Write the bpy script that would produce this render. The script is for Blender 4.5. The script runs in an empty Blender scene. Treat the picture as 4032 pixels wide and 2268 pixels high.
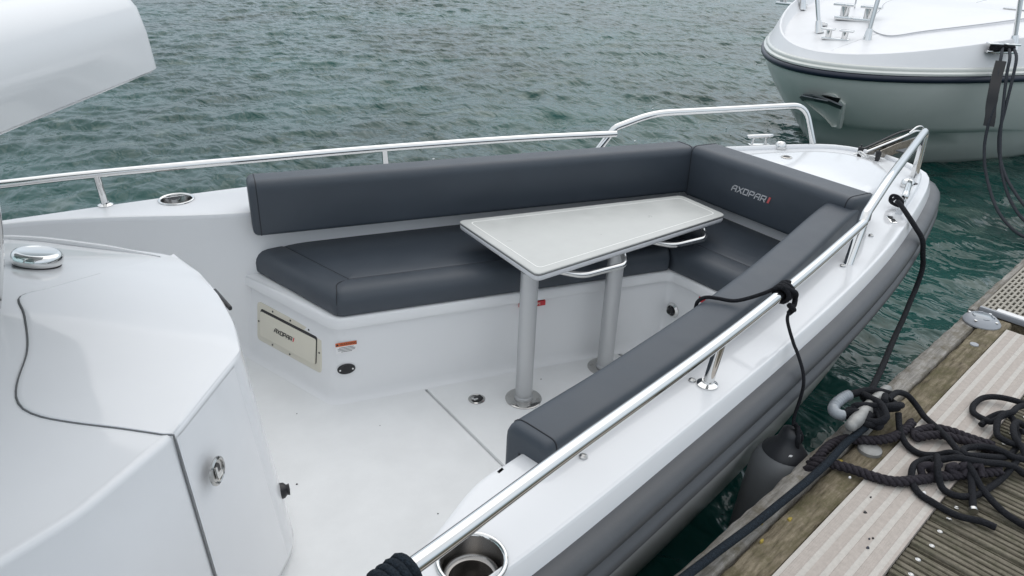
import bpy, bmesh, math, random
import numpy as np
from mathutils import Vector, Matrix
from mathutils.geometry import delaunay_2d_cdt
random.seed(4); rng = np.random.default_rng(4)
R = math.radians
scene = bpy.context.scene
C = scene.collection

# ------------------------------------------------------------------ camera
# boat axes: +X to the bow, +Y to port, Z up, cockpit sole at z = 0
cam_d = bpy.data.cameras.new('camera'); cam = bpy.data.objects.new('camera', cam_d); C.objects.link(cam)
cam_d.sensor_width = 36.0; cam_d.lens = 26.0; cam_d.clip_start = 0.05; cam_d.clip_end = 2000
_f = 1860.0
_n = Vector((-150, 3680, _f)).normalized()
_t = Vector((-1480, -996.5, _f)); _t -= _n * _t.dot(_n); _t.normalize()
_w = _t.cross(_n)
if _w.z < 0: _w = -_w
cr = Vector((_w.x, _t.x, -_n.x)); cd = Vector((_w.y, _t.y, -_n.y)); cf = Vector((_w.z, _t.z, -_n.z))
M = Matrix.Identity(4)
for i in range(3):
    M[i][0] = cr[i]; M[i][1] = -cd[i]; M[i][2] = -cf[i]
M.translation = Vector((0, -2.13, 1.85))
cam.matrix_world = M
scene.camera = cam

# ------------------------------------------------------------------ sky, sun, exposure
SUN_EL, SUN_AZ = R(52), R(35)      # azimuth measured from +X (bow) towards +Y (port)
world = bpy.data.worlds.new('World'); scene.world = world; world.use_nodes = True
nt = world.node_tree; nt.nodes.clear()
def wn(t): return nt.nodes.new(t)
sky = wn('ShaderNodeTexSky'); sky.sky_type = 'NISHITA'; sky.sun_disc = False
sky.sun_elevation = SUN_EL; sky.sun_rotation = R(90) - SUN_AZ
sky.air_density = 1.0; sky.dust_density = 3.0; sky.ozone_density = 1.0
tc = wn('ShaderNodeTexCoord'); sep = wn('ShaderNodeSeparateXYZ'); nt.links.new(tc.outputs['Generated'], sep.inputs[0])
ramp = wn('ShaderNodeValToRGB')                        # overcast dome: zenith brighter than horizon
ramp.color_ramp.elements[0].position = 0.0; ramp.color_ramp.elements[0].color = (.36, .42, .48, 1)
el = ramp.color_ramp.elements.new(.17); el.color = (.68, .77, .86, 1)
ramp.color_ramp.elements[-1].position = 0.9; ramp.color_ramp.elements[-1].color = (.96, .98, 1, 1)
nt.links.new(sep.outputs[2], ramp.inputs[0])
cl = wn('ShaderNodeTexNoise'); cl.inputs['Scale'].default_value = 2.3; cl.inputs['Detail'].default_value = 6
nt.links.new(tc.outputs['Generated'], cl.inputs['Vector'])
cm = wn('ShaderNodeMapRange'); cm.inputs[1].default_value = .3; cm.inputs[2].default_value = .7
cm.inputs[3].default_value = 8.4; cm.inputs[4].default_value = 12.0
nt.links.new(cl.outputs['Fac'], cm.inputs[0])
mul = wn('ShaderNodeVectorMath'); mul.operation = 'SCALE'
nt.links.new(ramp.outputs[0], mul.inputs[0]); nt.links.new(cm.outputs[0], mul.inputs['Scale'])
mix = wn('ShaderNodeMix'); mix.data_type = 'RGBA'; mix.inputs[0].default_value = .86
nt.links.new(sky.outputs[0], mix.inputs[6]); nt.links.new(mul.outputs[0], mix.inputs[7])
bg = wn('ShaderNodeBackground'); bg.inputs[1].default_value = .095
nt.links.new(mix.outputs[2], bg.inputs[0])
wo = wn('ShaderNodeOutputWorld'); nt.links.new(bg.outputs[0], wo.inputs[0])
sd = bpy.data.lights.new('sun', 'SUN'); sd.energy = 0.5; sd.angle = R(70); sd.color = (1, .97, .93)
so = bpy.data.objects.new('sun', sd); C.objects.link(so)
_dir = Vector((math.cos(SUN_EL)*math.cos(SUN_AZ), math.cos(SUN_EL)*math.sin(SUN_AZ), math.sin(SUN_EL)))
so.rotation_euler = (-_dir).to_track_quat('-Z', 'Y').to_euler(); so.location = (3, 3, 8)
vs = scene.view_settings; vs.view_transform = 'Standard'; vs.look = 'None'; vs.gamma = 1; vs.exposure = 0.32
vs.use_curve_mapping = False
scene.cycles.max_bounces = 8; scene.cycles.glossy_bounces = 6; scene.cycles.diffuse_bounces = 4
scene.cycles.transmission_bounces = 6; scene.cycles.caustics_reflective = False; scene.cycles.caustics_refractive = False

# ------------------------------------------------------------------ materials
def mat(name, col, rough=.5, metal=0., ior=1.5, coat=0., var=0., vscale=6., bump=0., bscale=300., rvar=0., spec=.5):
    m = bpy.data.materials.new(name); m.use_nodes = True
    t = m.node_tree; b = t.nodes['Principled BSDF']
    b.inputs['Base Color'].default_value = (*col, 1); b.inputs['Roughness'].default_value = rough
    b.inputs['Metallic'].default_value = metal; b.inputs['IOR'].default_value = ior
    b.inputs['Coat Weight'].default_value = coat; b.inputs['Specular IOR Level'].default_value = spec
    co = t.nodes.new('ShaderNodeTexCoord')
    if var or rvar:
        n = t.nodes.new('ShaderNodeTexNoise'); n.inputs['Scale'].default_value = vscale
        n.inputs['Detail'].default_value = 8; n.inputs['Roughness'].default_value = .62
        t.links.new(co.outputs['Object'], n.inputs['Vector'])
        if var:
            r = t.nodes.new('ShaderNodeMapRange'); r.inputs[1].default_value = .3; r.inputs[2].default_value = .7
            r.inputs[3].default_value = 1-var; r.inputs[4].default_value = 1+var*.6
            t.links.new(n.outputs['Fac'], r.inputs[0])
            x = t.nodes.new('ShaderNodeVectorMath'); x.operation = 'SCALE'; x.inputs[0].default_value = col
            t.links.new(r.outputs[0], x.inputs['Scale']); t.links.new(x.outputs[0], b.inputs['Base Color'])
        if rvar:
            r = t.nodes.new('ShaderNodeMapRange'); r.inputs[1].default_value = .3; r.inputs[2].default_value = .7
            r.inputs[3].default_value = max(.02, rough-rvar); r.inputs[4].default_value = rough+rvar
            t.links.new(n.outputs['Fac'], r.inputs[0]); t.links.new(r.outputs[0], b.inputs['Roughness'])
    if bump:
        n = t.nodes.new('ShaderNodeTexNoise'); n.inputs['Scale'].default_value = bscale; n.inputs['Detail'].default_value = 3
        t.links.new(co.outputs['Object'], n.inputs['Vector'])
        u = t.nodes.new('ShaderNodeBump'); u.inputs['Strength'].default_value = bump; u.inputs['Distance'].default_value = .002
        t.links.new(n.outputs['Fac'], u.inputs['Height']); t.links.new(u.outputs[0], b.inputs['Normal'])
    return m
GEL = mat('gelcoat', (.80, .81, .825), .11, var=.02, vscale=3, rvar=.05, coat=.0)
GELM = mat('moulded_liner', (.80, .81, .82), .32, var=.012, vscale=4)
HULLM = mat('hull_gelcoat', (.66, .67, .67), .25, var=.10, vscale=9)
_t = HULLM.node_tree; _b = _t.nodes['Principled BSDF']; _c = _t.nodes.new('ShaderNodeTexCoord')
_v = _t.nodes.new('ShaderNodeTexVoronoi'); _v.inputs['Scale'].default_value = 75; _t.links.new(_c.outputs['Object'], _v.inputs['Vector'])
_r = _t.nodes.new('ShaderNodeValToRGB'); _r.color_ramp.elements[0].position = .13; _r.color_ramp.elements[1].position = .19
_r.color_ramp.elements[0].color = (.90, .90, .90, 1); _r.color_ramp.elements[1].color = (.80, .81, .81, 1)       # dried splash spots
_t.links.new(_v.outputs['Distance'], _r.inputs[0]); _t.links.new(_r.outputs[0], _b.inputs['Base Color'])
SOLE = mat('nonslip_sole', (.80, .81, .81), .62, var=.05, vscale=5, bump=.35, bscale=420)
VINYL = mat('cushion_vinyl', (.050, .062, .078), .47, var=.08, vscale=5, bump=.18, bscale=700, rvar=.05)
_t = VINYL.node_tree; _b = _t.nodes['Principled BSDF']; _c = _t.nodes.new('ShaderNodeTexCoord')
_n5 = _t.nodes.new('ShaderNodeTexNoise'); _n5.inputs['Scale'].default_value = 4.5; _n5.inputs['Detail'].default_value = 2; _t.links.new(_c.outputs['Object'], _n5.inputs['Vector'])
_u = _t.nodes.new('ShaderNodeBump'); _u.inputs['Strength'].default_value = .3; _u.inputs['Distance'].default_value = .02; _t.links.new(_n5.outputs['Fac'], _u.inputs['Height'])
_o = [l for l in _t.links if l.to_socket == _b.inputs['Normal']][0].from_node
_t.links.new(_o.outputs[0], _u.inputs['Normal']); _t.links.new(_u.outputs[0], _b.inputs['Normal'])
SEAM = mat('cushion_seam', (.018, .020, .026), .7)
STITCH = mat('stitching', (.10, .11, .13), .6)
STEEL = mat('polished_steel', (.74, .74, .73), .045, metal=1, rvar=.02, vscale=9)
CUPM = mat('cup_steel_shaded', (.30, .29, .28), .22, metal=1)  # darker copy of the steel: shade inside the cups put into the colour
SATIN = mat('satin_steel', (.55, .55, .54), .28, metal=1)
ALUP = mat('anodised_leg', (.52, .53, .54), .36, metal=.6, var=.02)
RUB = mat('grey_rubber', (.072, .077, .085), .42, var=.12, vscale=7, rvar=.08, bump=.1, bscale=200)
BLACK = mat('black_plastic', (.012, .012, .014), .35)
DARKGAP = mat('seam_shade', (.16, .165, .17), .7)  # dark tone painted in for the shadow of the door gap
TTOP = mat('table_laminate', (.55, .56, .54), .34, var=.06, vscale=9, rvar=.08)
TEDGE = mat('table_edge', (.66, .67, .69), .28, var=.03)
TLINE = mat('table_line', (.85, .85, .82), .4)
TBAND = mat('table_edge_band', (.20, .20, .20), .5)
CREAM = mat('cream_plastic', (.70, .67, .57), .4, var=.03)
FLANGE = mat('flange_steel', (.50, .495, .48), .13, metal=1)
RED = mat('red_label', (.55, .03, .04), .5)
LOGORED = mat('logo_red', (.62, .12, .12), .5)
ORANGE = mat('orange_label', (.65, .14, .04), .5)
WHITEP = mat('white_label', (.82, .82, .82), .5)
INK = mat('black_ink', (.015, .015, .015), .5)
SILVERP = mat('silver_print', (.55, .56, .58), .45)
FENDER = mat('fender_vinyl', (.19, .197, .205), .55, var=.10, vscale=5, rvar=.05)
FTOP = mat('fender_eye', (.022, .024, .029), .5, var=.1)
GREYM = mat('grey_galvanised', (.33, .33, .32), .5, metal=.35, var=.3, vscale=30)
GREYP = mat('grey_light_housing', (.36, .38, .41), .45, var=.05)
NAVY = mat('navy_rubber', (.012, .017, .035), .35)
NHULL = mat('neighbour_gelcoat', (.70, .71, .67), .2, var=.05, vscale=2, coat=.2)
NDECK = mat('neighbour_deck', (.80, .80, .81), .35, var=.03, vscale=3)
ANCH = mat('anchor_steel', (.16, .17, .18), .4, metal=.8)
BROWNM = mat('roller_steel', (.40, .37, .33), .25, metal=.9, var=.35, vscale=40)

def rope_mat(name, col, scale, strength=.9):
    m = mat(name, col, .85, var=.6, vscale=180, spec=.25)
    t = m.node_tree; b = t.nodes['Principled BSDF']; co = t.nodes.new('ShaderNodeTexCoord')
    v = t.nodes.new('ShaderNodeTexVoronoi'); v.inputs['Scale'].default_value = scale
    t.links.new(co.outputs['Object'], v.inputs['Vector'])
    u = t.nodes.new('ShaderNodeBump'); u.inputs['Strength'].default_value = strength; u.inputs['Distance'].default_value = .002
    t.links.new(v.outputs['Distance'], u.inputs['Height']); t.links.new(u.outputs[0], b.inputs['Normal'])
    return m
ROPE = rope_mat('black_braid', (.014, .015, .019), 260)
ROPE2 = rope_mat('navy_braid', (.014, .021, .030), 240)
LAID = rope_mat('laid_rope', (.034, .030, .037), 420, .5)
NROPE = rope_mat('grey_line', (.05, .055, .065), 200)
SLEEVE = mat('pvc_sleeve', (.34, .37, .40), .3, var=.15, vscale=60)

def wood_mat(name, c1, c2, sx=(2.5, 40, 40), moss=None, rough=.85):
    m = bpy.data.materials.new(name); m.use_nodes = True
    t = m.node_tree; b = t.nodes['Principled BSDF']; b.inputs['Roughness'].default_value = rough
    b.inputs['Specular IOR Level'].default_value = .25
    co = t.nodes.new('ShaderNodeTexCoord'); mp = t.nodes.new('ShaderNodeMapping'); mp.inputs['Scale'].default_value = sx
    t.links.new(co.outputs['Object'], mp.inputs[0])
    n = t.nodes.new('ShaderNodeTexNoise'); n.inputs['Scale'].default_value = 1; n.inputs['Detail'].default_value = 9
    n.inputs['Roughness'].default_value = .7; t.links.new(mp.outputs[0], n.inputs['Vector'])
    r = t.nodes.new('ShaderNodeValToRGB'); r.color_ramp.elements[0].position = .33; r.color_ramp.elements[1].position = .68
    r.color_ramp.elements[0].color = (*c1, 1); r.color_ramp.elements[1].color = (*c2, 1)
    t.links.new(n.outputs['Fac'], r.inputs[0]); out = r.outputs[0]
    n3 = t.nodes.new('ShaderNodeTexNoise'); n3.inputs['Scale'].default_value = 16; n3.inputs['Detail'].default_value = 10
    n3.inputs['Roughness'].default_value = .75
    t.links.new(co.outputs['Object'], n3.inputs['Vector'])
    if moss:
        r2 = t.nodes.new('ShaderNodeValToRGB'); r2.color_ramp.elements[0].position = .45; r2.color_ramp.elements[1].position = .68
        r2.color_ramp.elements[0].color = (0, 0, 0, 1); r2.color_ramp.elements[1].color = (1, 1, 1, 1)
        t.links.new(n3.outputs['Fac'], r2.inputs[0])
        mx = t.nodes.new('ShaderNodeMix'); mx.data_type = 'RGBA'; mx.inputs[7].default_value = (*moss, 1)
        t.links.new(r2.outputs[0], mx.inputs[0]); t.links.new(out, mx.inputs[6]); out = mx.outputs[2]
    t.links.new(out, b.inputs['Base Color'])
    u = t.nodes.new('ShaderNodeBump'); u.inputs['Strength'].default_value = .8; u.inputs['Distance'].default_value = .006
    ad = t.nodes.new('ShaderNodeMath'); ad.operation = 'ADD'
    t.links.new(n.outputs['Fac'], ad.inputs[0]); t.links.new(n3.outputs['Fac'], ad.inputs[1])
    t.links.new(ad.outputs[0], u.inputs['Height']); t.links.new(u.outputs[0], b.inputs['Normal'])
    return m
WGREY = wood_mat('weathered_edge', (.15, .14, .125), (.44, .42, .39), (8, 70, 70), (.15, .13, .09))
WBROWN = wood_mat('mossy_beam', (.075, .06, .038), (.33, .28, .20), (12, 70, 70), (.11, .10, .05))
WPLANK = wood_mat('deck_plank', (.06, .05, .035), (.31, .28, .22), (70, 5, 70), (.09, .09, .055))
LICHEN = mat('lichen', (.40, .30, .06), .9, var=.3, vscale=60)
PLATE = mat('tread_plate', (.53, .50, .46), .6, metal=.1, var=.14, vscale=70, bump=.25, bscale=160, rvar=.1)
GRATE = mat('grating_plastic', (.36, .335, .285), .65, var=.12, vscale=18)
WEED = mat('weed', (.025, .022, .012), .9, var=.5, vscale=40)

GLASS = bpy.data.materials.new('tinted_glass'); GLASS.use_nodes = True
_b = GLASS.node_tree.nodes['Principled BSDF']; _b.inputs['Base Color'].default_value = (.55, .78, .74, 1)
_b.inputs['Transmission Weight'].default_value = .9; _b.inputs['Roughness'].default_value = .02; _b.inputs['IOR'].default_value = 1.45

# ------------------------------------------------------------------ mesh helpers
class MB:
    def __init__(s): s.v = []; s.f = []
    def add(s, vs, fs):
        o = len(s.v); s.v += [tuple(map(float, p)) for p in vs]; s.f += [tuple(i+o for i in f) for f in fs]; return s
    def rings(s, rs, closed=True, cap0=False, cap1=False):
        n = len(rs[0]); vs = [p for r in rs for p in r]; fs = []
        for k in range(len(rs)-1):
            for i in range(n if closed else n-1):
                j = (i+1) % n; fs.append((k*n+i, k*n+j, (k+1)*n+j, (k+1)*n+i))
        if cap0: fs.append(tuple(range(n-1, -1, -1)))
        if cap1: fs.append(tuple((len(rs)-1)*n+i for i in range(n)))
        return s.add(vs, fs)
    def tube(s, pts, r, n=12, caps=True, rad=None, closed=False):
        pts = [Vector(p) for p in pts]; m = len(pts); rs = []
        up = None
        for i, p in enumerate(pts):
            if closed: tg = pts[(i+1) % m]-pts[i-1]
            else: tg = pts[min(i+1, m-1)]-pts[max(i-1, 0)]
            tg.normalize()
            if up is None:
                up = Vector((0, 0, 1)) if abs(tg.z) < .9 else Vector((1, 0, 0))
            a = up - tg*up.dot(tg)
            if a.length < 1e-6: a = tg.orthogonal()
            a.normalize(); up = a; b = tg.cross(a); rr = rad[i] if rad else r
            rs.append([p+a*rr*math.cos(2*math.pi*k/n)+b*rr*math.sin(2*math.pi*k/n) for k in range(n)])
        if closed: rs.append(rs[0]); caps = False
        return s.rings(rs, True, caps, caps)
    def lathe(s, prof, origin, axis=(0, 0, 1), n=28, ref=None, open0=False, open1=False):
        ax = Vector(axis).normalized(); a = ax.orthogonal().normalized()
        if ref: a = (Vector(ref)-ax*Vector(ref).dot(ax)).normalized()
        b = ax.cross(a); o = Vector(origin)
        rs = [[o+ax*z+(a*math.cos(2*math.pi*k/n)+b*math.sin(2*math.pi*k/n))*r for k in range(n)] for r, z in prof]
        return s.rings(rs, True, prof[0][0] > 1e-6 and not open0, prof[-1][0] > 1e-6 and not open1)
    def box(s, c, h, ax=None):
        c = Vector(c); ax = ax or (Vector((1, 0, 0)), Vector((0, 1, 0)), Vector((0, 0, 1)))
        ax = [Vector(a).normalized() for a in ax]
        vs = [c+ax[0]*h[0]*i+ax[1]*h[1]*j+ax[2]*h[2]*k for i in (-1, 1) for j in (-1, 1) for k in (-1, 1)]
        return s.add(vs, [(0, 1, 3, 2), (4, 6, 7, 5), (0, 4, 5, 1), (2, 3, 7, 6), (0, 2, 6, 4), (1, 5, 7, 3)])
    def data(s, name, mt, smooth=40, bevel=0., bseg=2, fix=True):
        me = bpy.data.meshes.new(name); me.from_pydata(s.v, [], s.f); me.validate()
        if bevel or fix:
            bm = bmesh.new(); bm.from_mesh(me); bmesh.ops.remove_doubles(bm, verts=bm.verts, dist=1e-5)
            bmesh.ops.recalc_face_normals(bm, faces=bm.faces)
            if bevel:
                es = [e for e in bm.edges if e.is_manifold and e.calc_face_angle(0) > R(25)]
                bmesh.ops.bevel(bm, geom=es, offset=bevel, segments=bseg, affect='EDGES', profile=.5, clamp_overlap=True)
            bm.to_mesh(me); bm.free()
        if mt: me.materials.append(mt)
        if smooth:
            me.shade_smooth(); me.set_sharp_from_angle(angle=R(smooth))
        return me
    def build(s, name, mt, parent=None, smooth=40, bevel=0., bseg=2, fix=True, label=None):
        return link(name, s.data(name, mt, smooth, bevel, bseg, fix), parent, label)
def link(name, me, parent=None, label=None):
    o = bpy.data.objects.new(name, me); C.objects.link(o)
    if parent is not None:
        o.parent = parent; o.matrix_parent_inverse = Matrix.Translation(base_of(parent)).inverted()
    if label: o['label'] = label
    return o
_base = {}
def base_of(o): return _base.get(o.name, Vector((0, 0, 0)))
def tag(o, label, cat, group=None, kind=None):
    o['label'] = label; o['category'] = cat
    if group: o['group'] = group
    if kind: o['kind'] = kind
    return o
def thing(name, label, cat, loc=(0, 0, 0), group=None):
    o = bpy.data.objects.new(name, None); C.objects.link(o); o.location = loc; o.empty_display_size = .1
    _base[o.name] = Vector(loc); return tag(o, label, cat, group)
def catmull(pts, k=8, closed=False):
    P = [Vector(p) for p in pts]; n = len(P); out = []
    for i in range(n if closed else n-1):
        g = (lambda j: P[j % n]) if closed else (lambda j: P[max(0, min(n-1, j))])
        a, b, c, d = g(i-1), g(i), g(i+1), g(i+2)
        for q in range(k):
            t = q/k
            out.append(.5*((2*b)+(c-a)*t+(2*a-5*b+4*c-d)*t*t+(3*b-a-3*c+d)*t**3))
    if not closed: out.append(P[-1])
    return out
def resample(P, n):
    P = [Vector(p) for p in P]; d = [0]
    for i in range(1, len(P)): d.append(d[-1]+(P[i]-P[i-1]).length)
    out = []; j = 0
    for k in range(n):
        s = d[-1]*k/(n-1)
        while j < len(P)-2 and d[j+1] < s: j += 1
        t = (s-d[j])/max(1e-9, d[j+1]-d[j]); out.append(P[j].lerp(P[j+1], t))
    return out
def fillet_path(pts, r, k=8):
    P = [Vector(p) for p in pts]; out = [P[0]]
    for i in range(1, len(P)-1):
        a = P[i-1]-P[i]; b = P[i+1]-P[i]; rr = min(r if not isinstance(r, (list, tuple)) else r[i-1], a.length*.49, b.length*.49)
        p0 = P[i]+a.normalized()*rr; p1 = P[i]+b.normalized()*rr
        for q in range(k+1):
            t = q/k; out.append((1-t)**2*p0+2*t*(1-t)*P[i]+t*t*p1)
    out.append(P[-1]); return out
def round_poly(pts, rad, k=5):
    "closed plan polygon (x,y) with each corner rounded; same vertex count whatever rad is"
    n = len(pts); out = []
    for i in range(n):
        p = Vector(pts[i]); a = Vector(pts[i-1])-p; b = Vector(pts[(i+1) % n])-p
        r = rad[i] if isinstance(rad, (list, tuple)) else rad
        r = min(max(r, 1e-4), a.length*.48, b.length*.48)
        p0 = p+a.normalized()*r; p1 = p+b.normalized()*r
        for q in range(k+1):
            t = q/k; out.append((1-t)**2*p0+2*t*(1-t)*p+t*t*p1)
    return out
def inset_poly(pts, d):
    n = len(pts); area = sum(pts[i][0]*pts[(i+1) % n][1]-pts[(i+1) % n][0]*pts[i][1] for i in range(n)); sg = 1 if area > 0 else -1
    out = []
    for i in range(n):
        p = Vector(pts[i][:2]); a = (p-Vector(pts[i-1][:2])).normalized(); b = (Vector(pts[(i+1) % n][:2])-p).normalized()
        di = d[i] if isinstance(d, (list, tuple)) else d; dp = d[i-1] if isinstance(d, (list, tuple)) else d
        na = Vector((-a.y, a.x))*sg; nb = Vector((-b.y, b.x))*sg
        det = a.x*b.y-a.y*b.x
        if abs(det) < 1e-4: out.append(p+na*di); continue
        q = (p+na*dp); w = (p+nb*di)-q; t = (w.x*b.y-w.y*b.x)/det; out.append(q+a*t)
    return out
def fill(outer, z, holes=()):
    "triangulated flat sheet of a plan polygon with round holes (x, y, r)"
    vs = [Vector(p[:2]) for p in outer]; ed = [(i, (i+1) % len(outer)) for i in range(len(outer))]
    for hx, hy, hr in holes:
        o = len(vs); vs += [Vector((hx+hr*math.cos(a*math.pi/16), hy+hr*math.sin(a*math.pi/16))) for a in range(32)]
        ed += [(o+i, o+(i+1) % 32) for i in range(32)]
    v, e, f, *_ = delaunay_2d_cdt(vs, ed, [], 1, 1e-6)
    ff = []
    for t in f:
        c = sum((v[i] for i in t), Vector((0, 0)))/len(t)
        if any((c-Vector((hx, hy))).length < hr*.96 for hx, hy, hr in holes): continue
        if not inside(c, outer): continue
        ff.append(tuple(t))
    return [(p.x, p.y, z) for p in v], ff
def inside(c, poly):
    r = False; n = len(poly)
    for i in range(n):
        a = poly[i]; b = poly[(i+1) % n]
        if (a[1] > c[1]) != (b[1] > c[1]) and c[0] < (b[0]-a[0])*(c[1]-a[1])/(b[1]-a[1])+a[0]: r = not r
    return r
def v3(p, z): return Vector((p[0], p[1], z))

# ================================================================== WATER
WZ = -.24
def axis(c0, c1, n, far, m):
    core = np.linspace(c0, c1, n); st = core[1]-core[0]
    g = np.array([st*1.0*((1.12**(i+1))) for i in range(m)]).cumsum(); k = far/g[-1]
    w = np.linspace(0, 1, m)
    g = g*((1-w)+w*k)
    return np.concatenate([core[0]-g[::-1], core, core[-1]+g])
gx = axis(-1.0, 17.0, 520, 350, 50); gy = axis(-2.0, 17.0, 520, 350, 50)
X, Y = np.meshgrid(gx, gy, indexing='ij'); Z = np.zeros_like(X)
fade = np.exp(-(np.maximum(0, np.hypot(X-5, Y-4)-17)/9)**2)
wd = R(68)
for i in range(90):
    lam = 10**rng.uniform(math.log10(.14), math.log10(1.25)); a = .0056*lam**.85
    th = wd+rng.normal(0, .62); ph = rng.uniform(0, 6.283); k = 2*math.pi/lam
    wob = .5*np.sin(.7*X+1.3*Y+i)+.4*np.sin(1.7*X-.6*Y+2*i)
    arg = k*(X*math.cos(th)+Y*math.sin(th))+ph+wob
    gate = .55+.45*np.sin(.55*X*math.cos(i)+.55*Y*math.sin(i)+i*1.7)
    Z += a*gate*(np.sin(arg)+.25*np.sin(2*arg+.5))
Z = WZ+Z*fade
nx, ny = X.shape
me = bpy.data.meshes.new('water')
idx = np.arange(nx*ny).reshape(nx, ny)
fc = np.stack([idx[:-1, :-1], idx[1:, :-1], idx[1:, 1:], idx[:-1, 1:]], -1).reshape(-1, 4)
me.from_pydata(np.stack([X, Y, Z], -1).reshape(-1, 3), [], fc); me.shade_smooth()
WM = bpy.data.materials.new('harbour_water'); WM.use_nodes = True
t = WM.node_tree; b = t.nodes['Principled BSDF']
b.inputs['Roughness'].default_value = .03; b.inputs['IOR'].default_value = 1.333
co = t.nodes.new('ShaderNodeTexCoord')
n1 = t.nodes.new('ShaderNodeTexNoise'); n1.inputs['Scale'].default_value = .35; n1.inputs['Detail'].default_value = 5
t.links.new(co.outputs['Object'], n1.inputs['Vector'])
cr1 = t.nodes.new('ShaderNodeValToRGB'); cr1.color_ramp.elements[0].position = .36; cr1.color_ramp.elements[1].position = .66
cr1.color_ramp.elements[0].color = (.0035, .038, .031, 1); cr1.color_ramp.elements[1].color = (.008, .070, .061, 1)
t.links.new(n1.outputs['Fac'], cr1.inputs[0])
# pale stones on the bed showing through the shallow murky water
ms = t.nodes.new('ShaderNodeMapping'); ms.inputs['Rotation'].default_value = (0, 0, .5); ms.inputs['Scale'].default_value = (1.0, 1.9, 1)
t.links.new(co.outputs['Object'], ms.inputs[0])
n5 = t.nodes.new('ShaderNodeTexNoise'); n5.inputs['Scale'].default_value = 1.5; n5.inputs['Detail'].default_value = 4; n5.inputs['Distortion'].default_value = .6
t.links.new(ms.outputs[0], n5.inputs['Vector'])
cr5 = t.nodes.new('ShaderNodeValToRGB'); cr5.color_ramp.elements[0].position = .60; cr5.color_ramp.elements[1].position = .66
cr5.color_ramp.elements[0].color = (0, 0, 0, 1); cr5.color_ramp.elements[1].color = (.75, .75, .75, 1)
t.links.new(n5.outputs['Fac'], cr5.inputs[0])
mx5 = t.nodes.new('ShaderNodeMix'); mx5.data_type = 'RGBA'; mx5.inputs[7].default_value = (.060, .105, .088, 1)
t.links.new(cr5.outputs[0], mx5.inputs[0]); t.links.new(cr1.outputs[0], mx5.inputs[6]); t.links.new(mx5.outputs[2], b.inputs['Base Color'])
mp = t.nodes.new('ShaderNodeMapping'); mp.inputs['Rotation'].default_value = (0, 0, -wd); mp.inputs['Scale'].default_value = (1, .5, 1)
t.links.new(co.outputs['Object'], mp.inputs[0])
n2 = t.nodes.new('ShaderNodeTexNoise'); n2.inputs['Scale'].default_value = 7; n2.inputs['Detail'].default_value = 2.5; n2.inputs['Roughness'].default_value = .5
n2.inputs['Distortion'].default_value = .4
t.links.new(mp.outputs[0], n2.inputs['Vector'])
n4 = t.nodes.new('ShaderNodeTexNoise'); n4.inputs['Scale'].default_value = 2.2; n4.inputs['Detail'].default_value = 3
t.links.new(mp.outputs[0], n4.inputs['Vector'])
u1 = t.nodes.new('ShaderNodeBump'); u1.inputs['Strength'].default_value = 1; u1.inputs['Distance'].default_value = .050
t.links.new(n2.outputs['Fac'], u1.inputs['Height'])
u2 = t.nodes.new('ShaderNodeBump'); u2.inputs['Strength'].default_value = 1; u2.inputs['Distance'].default_value = .03
t.links.new(n4.outputs['Fac'], u2.inputs['Height']); t.links.new(u1.outputs[0], u2.inputs['Normal'])
t.links.new(u2.outputs[0], b.inputs['Normal'])
me.materials.append(WM)
water = link('water', me); water['kind'] = 'structure'; water['label'] = 'rippled dark green harbour water'
def wave_z(x, y):
    return float(Z[int(np.argmin(abs(gx-x))), int(np.argmin(abs(gy-y)))])
def foam_bits(spots, seed):
    mb = MB(); rr = random.Random(seed)
    for (x, y, s) in spots:
        n = 7; a0 = rr.random()*6; wz_ = wave_z(x, y)
        pts = []
        for k in range(n):
            a = a0+6.283*k/n; r = s*rr.uniform(.55, 1.1)
            pts.append((x+r*math.cos(a), y+.6*r*math.sin(a), wz_-.004))
        top = [(x+(p[0]-x)*.6, y+(p[1]-y)*.6, wz_+.004+.12*s) for p in pts]
        mb.rings([pts, top], True, False, True)
    return mb
FOAM = mat('foam', (.72, .75, .75), .8)
_sp = []
for i in range(95):
    x = rng.uniform(.2, 7); y = 1.75+abs(rng.normal(0, .9))+.12*max(0, 4-x); _sp.append((x, y, rng.uniform(.008, .026)))
for i in range(22):
    _sp.append((rng.uniform(2.4, 6.0), rng.uniform(-1.0, -.75)+.02, rng.uniform(.006, .016)))
fo = foam_bits(_sp, 3).build('foam', FOAM, None); fo['kind'] = 'stuff'; fo['label'] = 'small white foam flecks floating on the water'

# ================================================================== THE MOORED BOAT
boat = thing('motor_boat', 'white open motor boat with grey rubber collar moored at the pontoon', 'boat', (0, 0, WZ))
K_sb = [(-2.2, -1.36), (-.5, -1.36), (0, -1.345), (.62, -1.283), (1.28, -1.157), (1.9, -1.025), (2.467, -.888), (3.04, -.722), (3.65, -.505), (3.985, -.36), (4.11, -.255), (4.17, -.12)]
K_pt = [(4.17, .12), (4.11, .25), (3.985, .355), (3.65, .50), (3.04, .72), (2.467, .888), (1.9, 1.025), (1.28, 1.15), (.9, 1.21), (.53, 1.243), (-.05, 1.272), (-.5, 1.29), (-2.2, 1.32)]
K = resample([Vector((p.x, p.y)) for p in catmull([(x, y, 0) for x, y in K_sb+[(4.185, 0)]+K_pt], 8)], 150)
def offs(P, d):
    out = []
    for i, p in enumerate(P):
        tg = (P[min(i+1, len(P)-1)]-P[max(0, i-1)]).normalized(); out.append(p+Vector((tg.y, -tg.x))*d)
    return out
def sweep(prof, base=K):
    return [[v3(p, z) for p in offs(base, o)] for o, z in prof]
GZ = .685
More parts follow.
